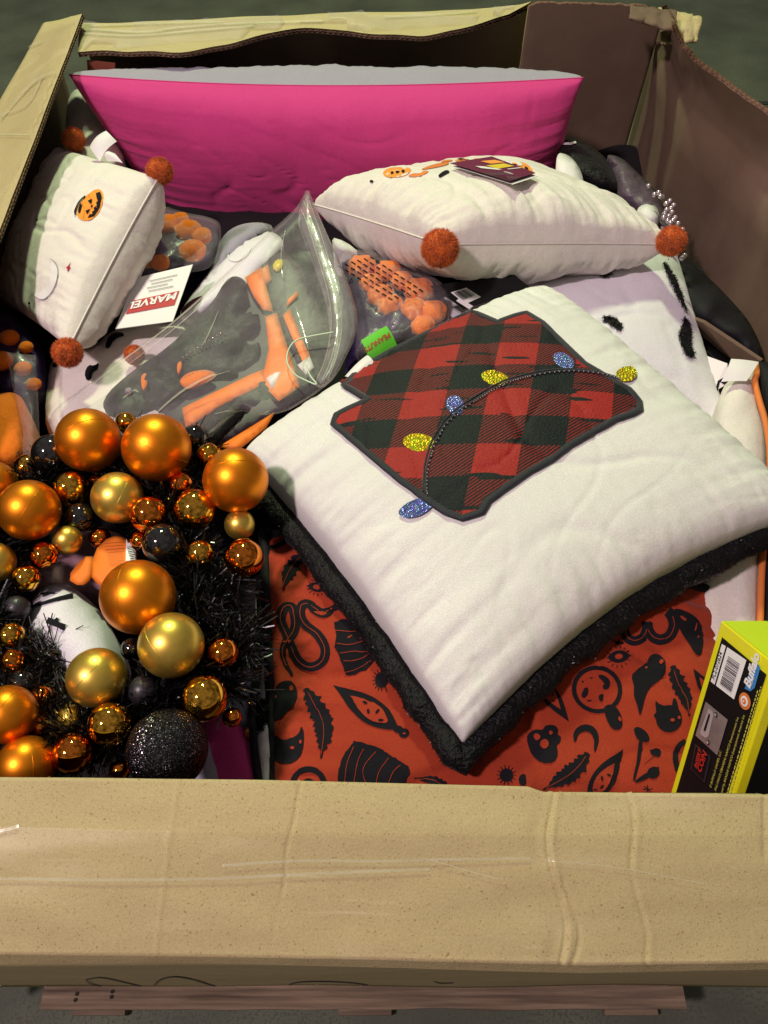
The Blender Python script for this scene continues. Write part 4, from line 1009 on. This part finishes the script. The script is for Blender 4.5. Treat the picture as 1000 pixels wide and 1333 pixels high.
r, o, B = thing_lump('grey_cushion', 'grey cloth fold under the bottom edge of the pink cushion', 'cloth', z4([(400, 380), (440, 240), (500, 180), (600, 165), (660, 190), (560, 260), (470, 340), (380, 450), (320, 480)]), .835, .04, M_grey)
r, o, B = thing_lump('lilac_cushion', 'pale lilac cushion mostly hidden by the clear costume bag', 'cushion', z4([(320, 470), (400, 360), (490, 260), (575, 208), (650, 200), (700, 260), (600, 420), (440, 520), (330, 560), (290, 520)]), .855, .05, M_lilac)
drape_multi('printed_shapes', [smooth_poly(z4(p), 1) for p in ([(300, 500), (340, 460), (385, 442), (380, 458), (350, 490), (315, 525)],)], B, M_maroon, r, .0012, 4)
drape_strips('curved_mark', [(z4(ring_path(520, 280, 45, 28, -35, 20, 300)), 2.2)], B, M_whiteplush, r, .0012)
r, o, B = thing_lump('bat_cushion', 'white cushion with small black bats and an orange pompom under the clear bag', 'cushion', [(70, 455), (120, 455), (150, 425), (215, 420), (262, 425), (290, 470), (240, 560), (120, 590), (60, 575), (58, 510)], .845, .05, M_cream)
z3b = z3
for bp_ in ([smooth_poly(z3([(420, 1280), (440, 1240), (470, 1245), (495, 1225), (485, 1265), (460, 1275), (455, 1310), (430, 1320)]), 1), smooth_poly(z3([(545, 1090), (600, 1075), (625, 1095), (570, 1110), (540, 1165), (520, 1150)]), 1), smooth_poly(z3([(250, 1200), (300, 1215), (285, 1250), (262, 1250)]), 1)]): drape('printed_bat', bp_, B, M_blackprint, r, .0012, 4)
pompom(r, P(175, 462, .862), .0135)
# marvel card
rk = root('hang_tag', P(200, 390, .87), 'white card hang tag with a red lettered logo beside the left cushion', 'tag')
q = [P(176, 362, .885), P(251, 344, .89), P(225, 418, .88), P(150, 428, .875)]; card('card', q, .0012, M_white_paper, rk)
lg = poly_on('logo_block', q, [(.13, .49), (.93, .47), (.93, .72), (.09, .74)], M_redink, rk)
text_on('logo_lettering', 'MARVEL', frame_pt(q, .915, .50, .0016), frame_pt(q, .09, .53)-frame_pt(q, .915, .50), frame_pt(q, .5, .72)-frame_pt(q, .5, .49), .0185, M_white_paper, lg, bold=.03)
quad_on('small_print', q, [(.30+.05*(k % 2), .14+.07*k, .78-.06*(k % 3), .155+.07*k) for k in range(4)], M_greyink, rk, .0012)
# bag of orange pompoms right of the clear bag
r, o, B = thing_lump('pompom_bag', 'clear printed bag of orange pompoms and purple trim beside the green tag', 'bag', z5([(150, 510), (200, 470), (330, 500), (430, 560), (560, 600), (620, 700), (600, 790), (500, 830), (420, 850), (300, 900), (220, 960), (180, 1000), (240, 760), (210, 640)]), .835, .05, M_purple, amp=.012, fold=.012, fr=30, part='purple_filling')
for (c, ra) in (((500, 640), 19), ((560, 730), 17), ((480, 720), 17), ((520, 790), 15), ((430, 600), 15), ((340, 660), 17), ((260, 540), 18), ((370, 560), 17), ((300, 610), 15), ((380, 700), 16)):
    x, y = z5([c])[0]; c0 = P(x, y, .835); v, f = sphere_vf((0, 0, 0), ra*.00115, 26, 16, .75); mk('orange_pompom', [c0+q*(1+.22*N3(q.x*110, q.y*110, q.z*110)) for q in v], f, M_orange, r)
_, FBG = lump('plastic_film', z5([(145, 505), (200, 455), (330, 485), (440, 545), (600, 590), (650, 700), (615, 800), (500, 850), (420, 865), (300, 910), (225, 950), (245, 760), (205, 640)]), .862, .02, M_film, r, skirt=.004, amp=.008, fr=50, fold=.006, step=6)
wl = []
for k in range(6):
    x0, y0 = 165+k*26, 535-k*9
    for s in range(9):
        a = (x0+s*26, y0+s*17+k*2); b = (a[0]+17, a[1]+11); wl.append((z5([a, b]), 1.7))
drape_strips('printed_lines', wl, FBG, M_blackprint, r, .0012)
drape_strips('printed_warning', [(z5([(220, 590), (225, 605), (205, 612), (220, 590)]), .8)], FBG, M_blackprint, r, .0012)
# black card with barcode below the cream cushion
rk = root('barcode_card', P(620, 384, .86), 'black printed card with a white barcode below the cream cushion', 'card')
q = [P(560, 372, .845), P(668, 356, .86), P(690, 374, .85), P(604, 402, .84)]; card('card', q, .001, M_blackcard, rk)
q2 = [P(587, 381, .8475), P(607, 375, .8485), P(626, 387, .846), P(606, 396, .8435)]
card('label', q2, .0005, M_barwhite, rk, .0008)
random.seed(5); u = .08; rc = []
while u < .9: w_ = random.choice((.015, .03, .045)); rc.append((u, .1, u+w_, .75)); u += w_+random.choice((.02, .035))
quad_on('bars', q2, rc, M_blackprint, rk, .0018)
card('edge_strip', [P(594, 392, .846), P(598, 388, .847), P(616, 399, .843), P(611, 403, .842)], .0005, M_white_paper, rk, .001)
thing_lump('white_cushion', 'small white cushion corner peeking out left below the cream cushion', 'cushion', [(430, 308), (450, 314), (470, 330), (440, 328)], .84, .01, M_whiteplush, smooth=1)

# ================================================================== clear zip bag with a costume
RB = root('costume_bag', P(300, 450, .86), 'clear zip bag holding a black and orange costume, lying left of the plaid patch cushion', 'bag')
bz = lambda x, y: lerp_pts([(230, .925), (330, .90), (450, .885), (600, .885)], y)
bzc = lambda x, y: bz(x, y)-.022
for oc in ([(540, 375), (600, 335), (645, 500), (605, 490), (570, 440)], [(615, 520), (658, 505), (745, 780), (665, 835), (600, 770), (628, 640)], [(305, 860), (560, 735), (610, 715), (625, 765), (450, 850), (320, 935)], [(440, 1005), (650, 875), (620, 925), (510, 1015)]):
    lump('orange_card', z4(oc), lambda x, y: bzc(x, y)+.001, .003, M_orangecard, RB, smooth=0, rimw=4, skirt=.004, amp=.001)
lump('backing_card', z4([(200, 860), (560, 380), (680, 280), (800, 600), (700, 860), (450, 1000), (300, 960)]), lambda x, y: bzc(x, y)-.008, .004, mat('plum_backing', (.030, .018, .030), .5), RB, smooth=0, skirt=.004, amp=.001)
lump('dark_panel', z4([(600, 330), (670, 270), (745, 330), (850, 560), (760, 640), (740, 700), (690, 610), (640, 480)]), lambda x, y: bzc(x, y)-.002, .004, mat('plum_card', (.028, .014, .026), .5), RB, smooth=0, skirt=.004, amp=.002)
lump('orange_label', z4([(680, 515), (705, 490), (795, 700), (770, 725)]), lambda x, y: bzc(x, y)+.002, .002, M_orangecard, RB, smooth=0, skirt=.002, amp=.0005)
lump('orange_label', z4([(600, 345), (625, 325), (640, 380), (615, 400)]), lambda x, y: bzc(x, y)+.002, .002, M_pipe, RB, smooth=0, skirt=.002, amp=.0005)
lump('yellow_logo', z4([(640, 335), (655, 308), (680, 305), (683, 330), (660, 355)]), lambda x, y: bzc(x, y)+.002, .002, M_tag_yellow, RB, smooth=1, skirt=.002, amp=.0005)
lump('white_label', z4([(735, 700), (780, 668), (797, 708), (765, 735)]), lambda x, y: bzc(x, y)+.003, .002, M_white_paper, RB, smooth=0, skirt=.002, amp=.0005)
lump('white_label', z4([(620, 750), (675, 700), (680, 720), (640, 790)]), lambda x, y: bzc(x, y)+.003, .002, M_white_paper, RB, smooth=0, skirt=.002, amp=.0005)
lump('orange_insert', z4([(700, 455), (735, 425), (738, 440), (695, 480)]), lambda x, y: bzc(x, y)+.003, .002, M_orangecard, RB, smooth=0, skirt=.002, amp=.0005)
M_costume = fabric('costume_cloth', (.006, .0065, .008), sheen=0, rough=.5, bump2=1, b2scale=30, spec=.3)
lump('black_costume', z4([(470, 380), (510, 366), (545, 390), (565, 450), (600, 500), (620, 600), (610, 680), (560, 735), (470, 770), (300, 840), (200, 870), (30, 910), (0, 830), (120, 720), (250, 640), (380, 510), (430, 450)]), lambda x, y: bzc(x, y)+.004, .020, M_costume, RB, amp=.014, fold=.016, fr=28)
lump('black_costume', z4([(330, 920), (430, 850), (560, 760), (600, 715), (660, 760), (670, 810), (560, 870), (470, 960), (400, 1040), (330, 1000)]), lambda x, y: bzc(x, y)+.004, .016, M_costume, RB, amp=.008, fold=.01, fr=28)
lump('orange_trim', z4([(290, 760), (330, 725), (400, 715), (440, 735), (380, 765), (320, 790)]), lambda x, y: bzc(x, y)+.009, .004, M_orange, RB, skirt=.004, amp=.003)
lump('orange_trim', z4([(285, 700), (300, 682), (306, 700), (290, 740)]), lambda x, y: bzc(x, y)+.009, .003, M_orange, RB, skirt=.004)
lump('orange_trim', z4([(150, 740), (175, 725), (178, 770), (158, 800)]), lambda x, y: bzc(x, y)+.009, .003, M_orange, RB, skirt=.004)
fo = [(400, 243), (408, 262), (424, 300), (440, 335), (455, 372), (467, 412), (463, 440), (452, 462), (438, 490), (418, 508), (400, 520), (372, 537), (338, 541), (310, 533), (296, 545), (270, 575), (200, 600), (90, 590), (60, 552), (72, 530), (105, 508), (150, 472), (215, 428), (300, 350), (350, 302), (378, 278), (392, 262)]
_, FO = lump('plastic_film', fo, bz, .012, M_film, RB, smooth=1, skirt=.004, amp=.004, fr=9, fold=.009, step=5, rimw=18)
zipb = [(400, 243), (408, 262), (424, 300), (440, 335), (455, 372), (467, 412), (463, 440), (452, 462), (438, 490), (418, 508), (408, 500), (420, 482), (430, 440), (426, 400), (410, 350), (395, 310), (386, 285)]
_, ZB = lump('zip_band', zipb, lambda x, y: bz(x, y)+.002, .008, M_film2, RB, smooth=1, skirt=.003, amp=.003, fr=16, step=5, rimw=10)
drape_strips('zip_ridge', [(smooth_path([(x+dx, y) for x, y in [(396, 262), (410, 300), (424, 345), (436, 385), (441, 430), (430, 475), (420, 495)]]), 1.3) for dx in (0, 6, -7)], ZB, M_glint_ridge, RB, .0015)
rb_ = [P(x, y, bz(x, y)+.012) for x, y in smooth_path(z4([(870, 578), (800, 590), (730, 605), (700, 640), (693, 690), (720, 735), (770, 760), (815, 778), (780, 740), (768, 700)]))]
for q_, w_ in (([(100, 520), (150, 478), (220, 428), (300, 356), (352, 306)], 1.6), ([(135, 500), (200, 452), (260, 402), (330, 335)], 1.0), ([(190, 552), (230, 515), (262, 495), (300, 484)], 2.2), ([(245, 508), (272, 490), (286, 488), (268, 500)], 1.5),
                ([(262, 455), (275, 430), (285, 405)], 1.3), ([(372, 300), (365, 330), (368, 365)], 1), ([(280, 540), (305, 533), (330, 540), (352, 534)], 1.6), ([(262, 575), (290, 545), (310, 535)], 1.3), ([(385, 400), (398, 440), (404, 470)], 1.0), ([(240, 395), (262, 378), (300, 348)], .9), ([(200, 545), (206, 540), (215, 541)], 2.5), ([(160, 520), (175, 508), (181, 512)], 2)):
    drape_strips('film_crinkle_glint', [(smooth_path(q_), (lambda t, w=w_: w*(.25+sin(pi*t))))], FO, M_glint_ridge, RB, .002)  # highlights on the bag film laid on as pale strips
tube('elastic_cord', rb_, .0011, mat('pale_green_elastic', (.55, .70, .50), .3), RB, ns=6)
# sparkly studs
for k in range(11):
    x, y = z4([(310+k*14, 672-k*9)])[0]; v, f = sphere_vf((0, 0, 0), .0013, 6, 4); c0 = P(x, y, bz(x, y)+.004); mk('stud', [c0+q for q in v], f, M_beads, RB)
v, f = sphere_vf((0, 0, 0), .006, 5, 4, .7); c0 = P(*z4([(108, 798)])[0], .885); mk('clear_gem', [c0+q for q in v], f, M_beads, RB, smooth=False)

# ================================================================== left edge bag with an orange tube
r, o, B = thing_lump('sweet_bag', 'crinkled dark bag with orange pieces at the left edge below the cushion', 'bag', [(-30, 405), (20, 408), (50, 440), (62, 470), (60, 540), (-30, 520)], .83, .03, M_purple, amp=.012, fold=.012, fr=35, part='purple_filling')
for (x, y, ra) in ((2, 470, 16), (12, 440, 14), (34, 452, 10), (30, 480, 12), (44, 500, 10)):
    v, f = sphere_vf((0, 0, 0), ra*.001, 18, 10, .7); c0 = P(x, y, .833); mk('orange_piece', [c0+q for q in v], f, M_orange, r)
r, o, B = thing_lump('plush_tube', 'orange plush arm inside a clear sleeve at the left edge', 'plush toy', [(-30, 515), (0, 512), (18, 510), (32, 520), (38, 545), (42, 610), (-30, 620)], .875, .045, M_orange, amp=.004, part='orange_arm')
lump('clear_sleeve', [(8, 458), (24, 460), (46, 462), (49, 520), (52, 600), (50, 625), (28, 640), (30, 560), (16, 500)], .895, .02, M_film, r, skirt=.004, amp=.012, fold=.01, fr=35, smooth=0, step=5)

# ================================================================== things seen through and beside the wreath
r, o, B = thing_lump('stuffed_toy', 'round pale plush face with black stitch marks in the middle of the wreath', 'plush toy', zd([(130, 150), (170, 118), (230, 108), (300, 145), (375, 225), (420, 300), (445, 400), (350, 500), (245, 500), (205, 420), (160, 360), (110, 320), (80, 230)]), .880, .045, M_lilac, part='face', amp=.003, rimw=45)
drape_strips('stitch_mark', [(zd([(90, 205), (180, 178), (262, 156)]), lambda t: 2.5+2.5*t), (zd([(175, 244), (205, 257), (237, 272)]), 7.5), (zd([(203, 240), (212, 250)]), 5), (zd([(150, 150), (200, 150)]), 1.5)], B, M_blackprint, r, .002)
thing_lump('orange_ornament', 'dull orange disc under the pale plush face', 'ornament', zd([(150, 370), (200, 400), (232, 480), (225, 510), (180, 520), (140, 440)]), .815, .02, M_pipe, part='disc')
rk = root('orange_tag', P(150, 730, .84), 'orange paper tag with small print and a barcode inside the wreath', 'tag')
q = zc([(335, 775), (400, 712), (465, 722), (510, 800), (440, 890), (330, 895)])
_, TBV = lump('paper', q, .880, .003, M_orangecard, rk, smooth=1, skirt=.002, amp=.003)
lump('paper', zc([(240, 870), (300, 790), (345, 790), (335, 870), (290, 900)]), .87, .003, M_orangecard, rk, smooth=1, skirt=.002, amp=.003)
drape('barcode_label', zc([(457, 728), (475, 722), (500, 770), (506, 805), (455, 808)]), TBV, M_barwhite, rk, .001, 5)
drape_strips('bars', [(zc([(460+1.5*k, 760+k*6), (482+1.8*k, 755+k*6)]), 1 if k % 2 else .6) for k in range(8)], TBV, M_blackprint, rk, .002)
drape_strips('small_print', [(zc([(375+k*3, 745+k*11), (445+k*0, 740+k*11)]), .7) for k in range(8)], TBV, M_pipe, rk, .0015)
thing_lump('grey_cloth', 'mauve and grey cloth crumpled inside the wreath behind the orange tag', 'cloth', zc([(60, 830), (200, 740), (330, 690), (430, 700), (480, 760), (500, 900), (430, 960), (300, 920), (120, 950)]), .825, .03, fabric('mauve_cloth', (.36, .20, .24)), amp=.006)
thing_lump('blue_grey_cloth', 'blue grey cloth between the wreath and the black tufted cushion strip', 'cloth', zd([(700, 330), (860, 350), (945, 410), (925, 560), (905, 620), (860, 640), (700, 600)]), .80, .02, fabric('blue_grey_cloth', (.22, .24, .33)), amp=.004)
r, o, B = thing_lump('cow_print_cushion', 'white cushion with black patches and black piping left of the red printed cushion', 'cushion', zd([(925, 120), (960, 100), (1000, 140), (1010, 420), (1000, 900), (930, 900), (905, 690), (915, 600), (935, 420), (925, 250)]), .80, .035, M_whiteplush, amp=.004, smooth=1)
tufts(r, [zd([(915, 540), (975, 530), (965, 600), (950, 645), (930, 640), (928, 600)]), zd([(950, 130), (985, 150), (965, 190)]), zd([(985, 470), (1010, 460), (1005, 540)])], B, seed=3)
tube('black_piping', [P(x, y, .795) for x, y in dens_path(smooth_path(zd([(935, 110), (945, 250), (935, 420), (915, 520), (912, 620), (925, 760), (945, 880)])), 4)], .0042, M_black, r, ns=8)
r, o, B = thing_lump('pink_cushion', 'pink and grey cushion corner under the glittery black ornament', 'cushion', zd([(700, 640), (780, 560), (850, 535), (885, 610), (930, 740), (960, 900), (700, 900)]), .80, .03, M_pink, amp=.004, rimw=25, part='pink_side')
lump('grey_side', zd([(690, 640), (745, 660), (765, 700), (790, 780), (812, 900), (690, 900)]), .808, .012, M_grey, r, skirt=.01, smooth=1, rimw=12)
v, f = sphere_vf(P(*zd([(905, 650)])[0], .79), .006, 12, 8); o = mk('gold_bead', v, f, M_mattegold); tag(o, 'tiny gold bead between the pink cushion and the white patched one', 'bead')

# ================================================================== the ornament wreath
RW = root('ornament_wreath', P(118, 785, .86), 'wreath of gold, copper and black ball ornaments on black tinsel', 'wreath')
balls = [  # px, py, radius px, material, z
 (115, 573, 42, 'mo', .915), (204, 583, 45, 'mo', .915), (307, 625, 43, 'mo', .915), (38, 664, 40, 'mo', .915), (180, 777, 49, 'mo', .915), (10, 930, 38, 'mo', .91), (34, 996, 38, 'mo', .895), (-8, 630, 30, 'mo', .90),
 (153, 648, 34, 'mg', .90), (223, 840, 43, 'mg', .915), (126, 882, 39, 'mg', .905), (-6, 732, 26, 'mg', .90), (312, 683, 20, 'mg', .885), (88, 703, 19, 'mg', .885), (92, 934, 17, 'mg', .885),
 (92, 636, 23, 'sg', .895), (164, 550, 14, 'sg', .885), (272, 593, 17, 'sg', .885), (36, 609, 18, 'sg', .88), (194, 670, 25, 'sc', .90), (254, 663, 28, 'sg', .90), (235, 631, 17, 'sc', .89), (126, 628, 13, 'sc', .875),
 (260, 721, 19, 'sg', .895), (318, 726, 26, 'sc', .895), (57, 723, 18, 'sc', .89), (34, 753, 18, 'sg', .89), (183, 704, 14, 'sc', .875), (14, 828, 18, 'sg', .89), (16, 861, 17, 'sc', .89), (290, 850, 21, 'sc', .895),
 (266, 909, 31, 'sg', .90), (143, 943, 29, 'sg', .90), (54, 907, 15, 'sc', .885), (52, 945, 17, 'sc', .885), (95, 981, 27, 'sc', .895), (156, 1003, 14, 'sc', .875),
 (67, 591, 26, 'sb', .895), (212, 708, 27, 'sb', .90), (104, 674, 20, 'sb', .885), (254, 570, 18, 'sb', .88), (28, 889, 18, 'sb', .885), (172, 845, 15, 'sb', .875), (22, 792, 17, 'bb', .88), (187, 899, 20, 'bb', .89), (218, 976, 53, 'gl', .905), (130, 700, 14, 'sc', .87), (302, 934, 13, 'sc', .87)]
MM = dict(mo=M_matteorange, mg=M_mattegold, sg=M_shinygold, sc=M_copper, sb=M_shinyblack, bb=M_matteblack, gl=M_glitter)
cache = {}
for (x, y, r_, k, z) in balls:
    if k not in cache:
        v, f = sphere_vf((0, 0, 0), 1, 48, 28); me = bpy.data.meshes.new('ornament'); me.from_pydata([tuple(q) for q in v], [], f); me.materials.append(MM[k]); me.polygons.foreach_set('use_smooth', [True]*len(f)); cache[k] = me
    c0 = P(x, y, z); dep = (c0-CAM).dot(FW); o = bpy.data.objects.new('ornament', cache[k]); COL.objects.link(o); o.parent = RW; o.location = c0-RW.location
    if k in ('mo', 'mg') and r_ > 30:
        if 'seam' not in cache:
            v, f = tube_verts([V((1.0*cos(2*pi*i/60), 1.0*sin(2*pi*i/60), 0)) for i in range(60)], .010, ns=6, closed=True); cache['seam'] = (v, f)
        sm = bpy.data.meshes.new('seam'); sm.from_pydata([tuple(q) for q in cache['seam'][0]], [], cache['seam'][1]); sm.materials.append(MM[k]); sm.polygons.foreach_set('use_smooth', [True]*len(sm.polygons)); so = bpy.data.objects.new('seam', sm); COL.objects.link(so); so.parent = o
    s = r_*dep/1000*.985; o.scale = (s, s, s); o.rotation_euler = (random.uniform(.5, 2.4), random.uniform(-.9, .9), random.uniform(0, 6))
tv, tf = [], []
def ringpt(t): return P(118+138*cos(t), 785+172*sin(t), .872)
random.seed(11)
extra = [(318, 790), (325, 850), (300, 905), (250, 560), (130, 600)]
for k in range(23000):
    t = random.uniform(0, 2*pi); c0 = ringpt(t)+rnd_dir()*random.uniform(0, .016)
    if k % 6 == 0: ex = random.choice([(285, 770), (300, 830), (290, 880), (240, 600), (150, 600), (100, 960), (60, 860)]); c0 = P(ex[0]+random.uniform(-22, 22), ex[1]+random.uniform(-22, 22), .872)
    d = rnd_dir(); d.z = abs(d.z)*.7-.15 if random.random() < .8 else d.z; d.normalize(); L = random.uniform(.018, .044); pe = c0+d*L-CAM; pe = pe/pe.dot(FW); ex_, ey_ = 500+1000*pe.x, 666.5-1000*pe.dot(UP)
    if ((ex_-108)/62)**2+((ey_-800)/105)**2 < 1 and random.random() < (.93 if ex_ > 60 else .5): continue
    wv = d.cross(rnd_dir()).normalized()*random.uniform(.0005, .0009)
    bend = rnd_dir()*L*.12; m_ = c0+d*L*.5; e = c0+d*L+bend; b = len(tv)
    tv += [c0-wv, c0+wv, m_-wv, m_+wv, e-wv*.8, e+wv*.8]; tf += [(b, b+1, b+3, b+2), (b+2, b+3, b+5, b+4)]
mk('tinsel', tv, tf, M_tinsel, RW, smooth=False, kind='stuff')

# ================================================================== yellow and black game box at the right
RG = root('game_box', P(930, 930, .84), 'yellow and black game box with barcode and coin slot picture, right corner', 'box')
O_ = P(939, 808, .93); KB = .955; O_ = CAM+(O_-CAM)*KB; e1 = V((-.02193, -.11361, -.16277)).normalized(); e2 = V((.01327, -.05480, .03608)).normalized(); e2 = (e2-e1*e2.dot(e1)).normalized(); e3 = V((.97387, .10243, -.20271)).normalized(); e3 = (e3-e1*e3.dot(e1)-e2*e3.dot(e2)).normalized()
WB, LB, DB = .0790*KB, .235*KB, .16
cs = [O_+e1*a*LB+e2*b*WB+e3*c*DB for c in (0, 1) for b in (0, 1) for a in (0, 1)]
bx = mk('carton', cs, flipfix(cs, [(0, 1, 3, 2)])+[(4, 6, 7, 5), (0, 2, 6, 4), (1, 5, 7, 3), (0, 4, 5, 1), (2, 3, 7, 6)], M_yellowcard, RG, smooth=False)
mod = bx.modifiers.new('b', 'BEVEL'); mod.width = .0012; mod.segments = 2
sq = [O_, O_+e2*WB, O_+e2*WB+e1*LB, O_+e1*LB]     # u across (e2), v down (e1)
face = poly_on('side_print', sq, [(.10, .055), (.90, .055), (.90, 1), (.10, 1)], M_blackcard, RG, .0006)
tq = [O_, O_+e3*DB, O_+e3*DB+e2*WB, O_+e2*WB]
poly_on('top_print', tq, [(.004, .02), (.996, .02), (.996, .98), (.004, .98)], M_limecard, RG, .0006)
poly_on('top_stripe', tq, [(.28, .02), (.99, .02), (.99, .8), (.75, .6), (.45, .32)], M_navy, RG, .001)
fq = [O_+e2*WB, O_+e2*WB+e3*DB, O_+e2*WB+e3*DB+e1*LB, O_+e2*WB+e1*LB]
poly_on('front_print', fq, [(.055, .03), (.98, .03), (.98, 1), (.055, 1)], M_blackcard, RG, .0006)
poly_on('front_emblem', fq, [(.13, 1), (.26, .30), (.9, .1), (.9, 1)], M_yellowcard, RG, .0012)
for k in range(3): poly_on('front_letter', fq, [(.215, .55+.055*k), (.27, .54+.055*k), (.26, .57+.055*k), (.29, .585+.055*k), (.215, .59+.055*k)], M_navy, RG, .0018)
def solve(px, py):
    nn = e1.cross(e2).normalized(); d = ray(px, py); t = (O_-CAM).dot(nn)/d.dot(nn); p = CAM+d*t-O_; return (p.dot(e2)/WB, p.dot(e1)/LB)
g4 = lambda pts: [solve(860+a/4.936, 780+b/4.936) for a, b in pts]
poly_on('label_strip', sq, g4([(402, 288), (428, 302), (355, 550), (330, 528)]), M_barwhite, RG, .0012)
bl = g4([(437, 308), (560, 392), (480, 644), (364, 555)]); poly_on('barcode_label', sq, bl, M_barwhite, RG, .0012)
bq = [frame_pt(sq, *p) for p in bl]     # corners tl,tr,br,bl in photo sense
rc = []; random.seed(9); u = .17
while u < .90: w_ = random.choice((.008, .016, .024)); rc.append((.18, u, .80 if .05 < u < .95 else .9, u+w_)); u += w_+random.choice((.010, .018, .022))
quad_on('bars', bq, rc, M_blackprint, RG, .0012)
def fp(pt, off=.0024): return frame_pt(sq, *solve(*pt), off)
def g4p(a, b): return (860+a/4.936, 780+b/4.936)
def text_line(s, a, b, size_px, m, up=None, bold=0, shear=0, name='lettering'):
    """text from photo point a towards b on the printed side"""
    A, Bp = fp(g4p(*a)), fp(g4p(*b)); xd = (Bp-A).normalized(); nn = e1.cross(e2).normalized()
    if nn.dot(CAM-A) < 0: nn = -nn
    yd = nn.cross(xd); text_on(name, s, A, xd, yd, size_px, m, RG, bold=bold, shear=shear)
text_line('FL2-072624', (360, 520), (418, 325), .0058, M_blackprint, bold=.01)
lg = g4([(548, 575), (600, 430), (622, 405), (640, 425), (648, 440), (612, 570), (585, 592)])
poly_on('logo_ground', sq, lg, M_blueink, RG, .0011)
text_line('Buffalo', (588, 578), (638, 415), .0115, M_barwhite, bold=.04, shear=.15, name='logo_lettering')
text_line('GAMES', (602, 560), (628, 480), .0028, M_barwhite, name='logo_lettering')
c = solve(*g4p(549, 655)); R_ = .0072
def disc(c, r, m, off): poly_on('seal', sq, [(c[0]+r/WB*cos(t), c[1]+r/LB*sin(t)) for t in (2*pi*i/28 for i in range(28))], m, RG, off)
disc(c, R_, M_pipe, .0012); disc(c, R_*.62, M_barwhite, .0016); disc(c, R_*.35, M_pipe, .0020); disc(c, R_*.12, M_barwhite, .0024)
poly_on('coin_plate', sq, g4([(298, 658), (440, 775), (372, 1003), (232, 875)]), M_steel, RG, .0012)
poly_on('coin_slot', sq, g4([(318, 700), (345, 722), (350, 745), (318, 880), (300, 892), (270, 870), (265, 850)]), M_steel2, RG, .0016)
poly_on('coin_slot', sq, g4([(322, 735), (332, 742), (300, 850), (288, 842)]), M_blackcard, RG, .0020)
disc2 = [(366, 742), (315, 920)]
for a in disc2:
    c = solve(*g4p(*a)); poly_on('screw', sq, [(c[0]+.0024/WB*cos(t), c[1]+.0024/LB*sin(t)) for t in (2*pi*i/16 for i in range(16))], M_blackcard, RG, .0018)
    poly_on('screw', sq, [(c[0]+.0015/WB*cos(t), c[1]+.0015/LB*sin(t)) for t in (2*pi*i/16 for i in range(16))], M_steel2, RG, .0022)
poly_on('coin_window', sq, g4([(232, 930), (330, 1010), (290, 1180), (200, 1090)]), mat('dark_window', (.03, .028, .03), .2), RG, .0012)
poly_on('coin_window', sq, g4([(237, 945), (320, 1012), (284, 1165), (208, 1088)]), M_blackcard, RG, .0016)
text_line('INSERT', (248, 1092), (278, 975), .0062, M_ink_red, bold=.02, shear=.1)
text_line('COIN', (272, 1120), (312, 1000), .0086, M_ink_red, bold=.02, shear=.1)
text_line('\u00a9 BUFFALO GAMES, LLC', (340, 1215), (402, 1000), .0036, M_ywink)
text_line("PAC-MAN'S \u00a9BANDAI NAMCO Entertainment Inc.", (372, 1235), (510, 790), .0036, M_ywink)
text_line('Licensed by BANDAI NAMCO Entertainment America Inc.', (400, 1290), (550, 775), .0036, M_ywink)
def fine_line(a, b, wpx, m, seed):
    # illegible print: a row of word-length marks
    random.seed(seed); A, Bp = V(solve(*g4p(*a))), V(solve(*g4p(*b))); L = (Bp-A).length; d = (Bp-A)/L; t = 0; vs, fs = [], []
    w = V((wpx/WB, 0)) 
    while t < 1:
        k = random.uniform(.012, .045); p0_, p1_ = A.lerp(Bp, t), A.lerp(Bp, min(1, t+k)); q = len(vs)
        vs += [frame_pt(sq, p0_.x, p0_.y, .0024), frame_pt(sq, p1_.x, p1_.y, .0024), frame_pt(sq, p1_.x+w.x, p1_.y, .0024), frame_pt(sq, p0_.x+w.x, p0_.y, .0024)]; fs.append((q, q+1, q+2, q+3)); t += k+.011
    mk('fine_print', vs, flipfix(vs, fs), m, RG, smooth=False, kind='stuff')
fine_line((430, 1280), (640, 580), .0011, M_ywink, 1); fine_line((455, 1265), (660, 560), .0011, M_ywink, 2)
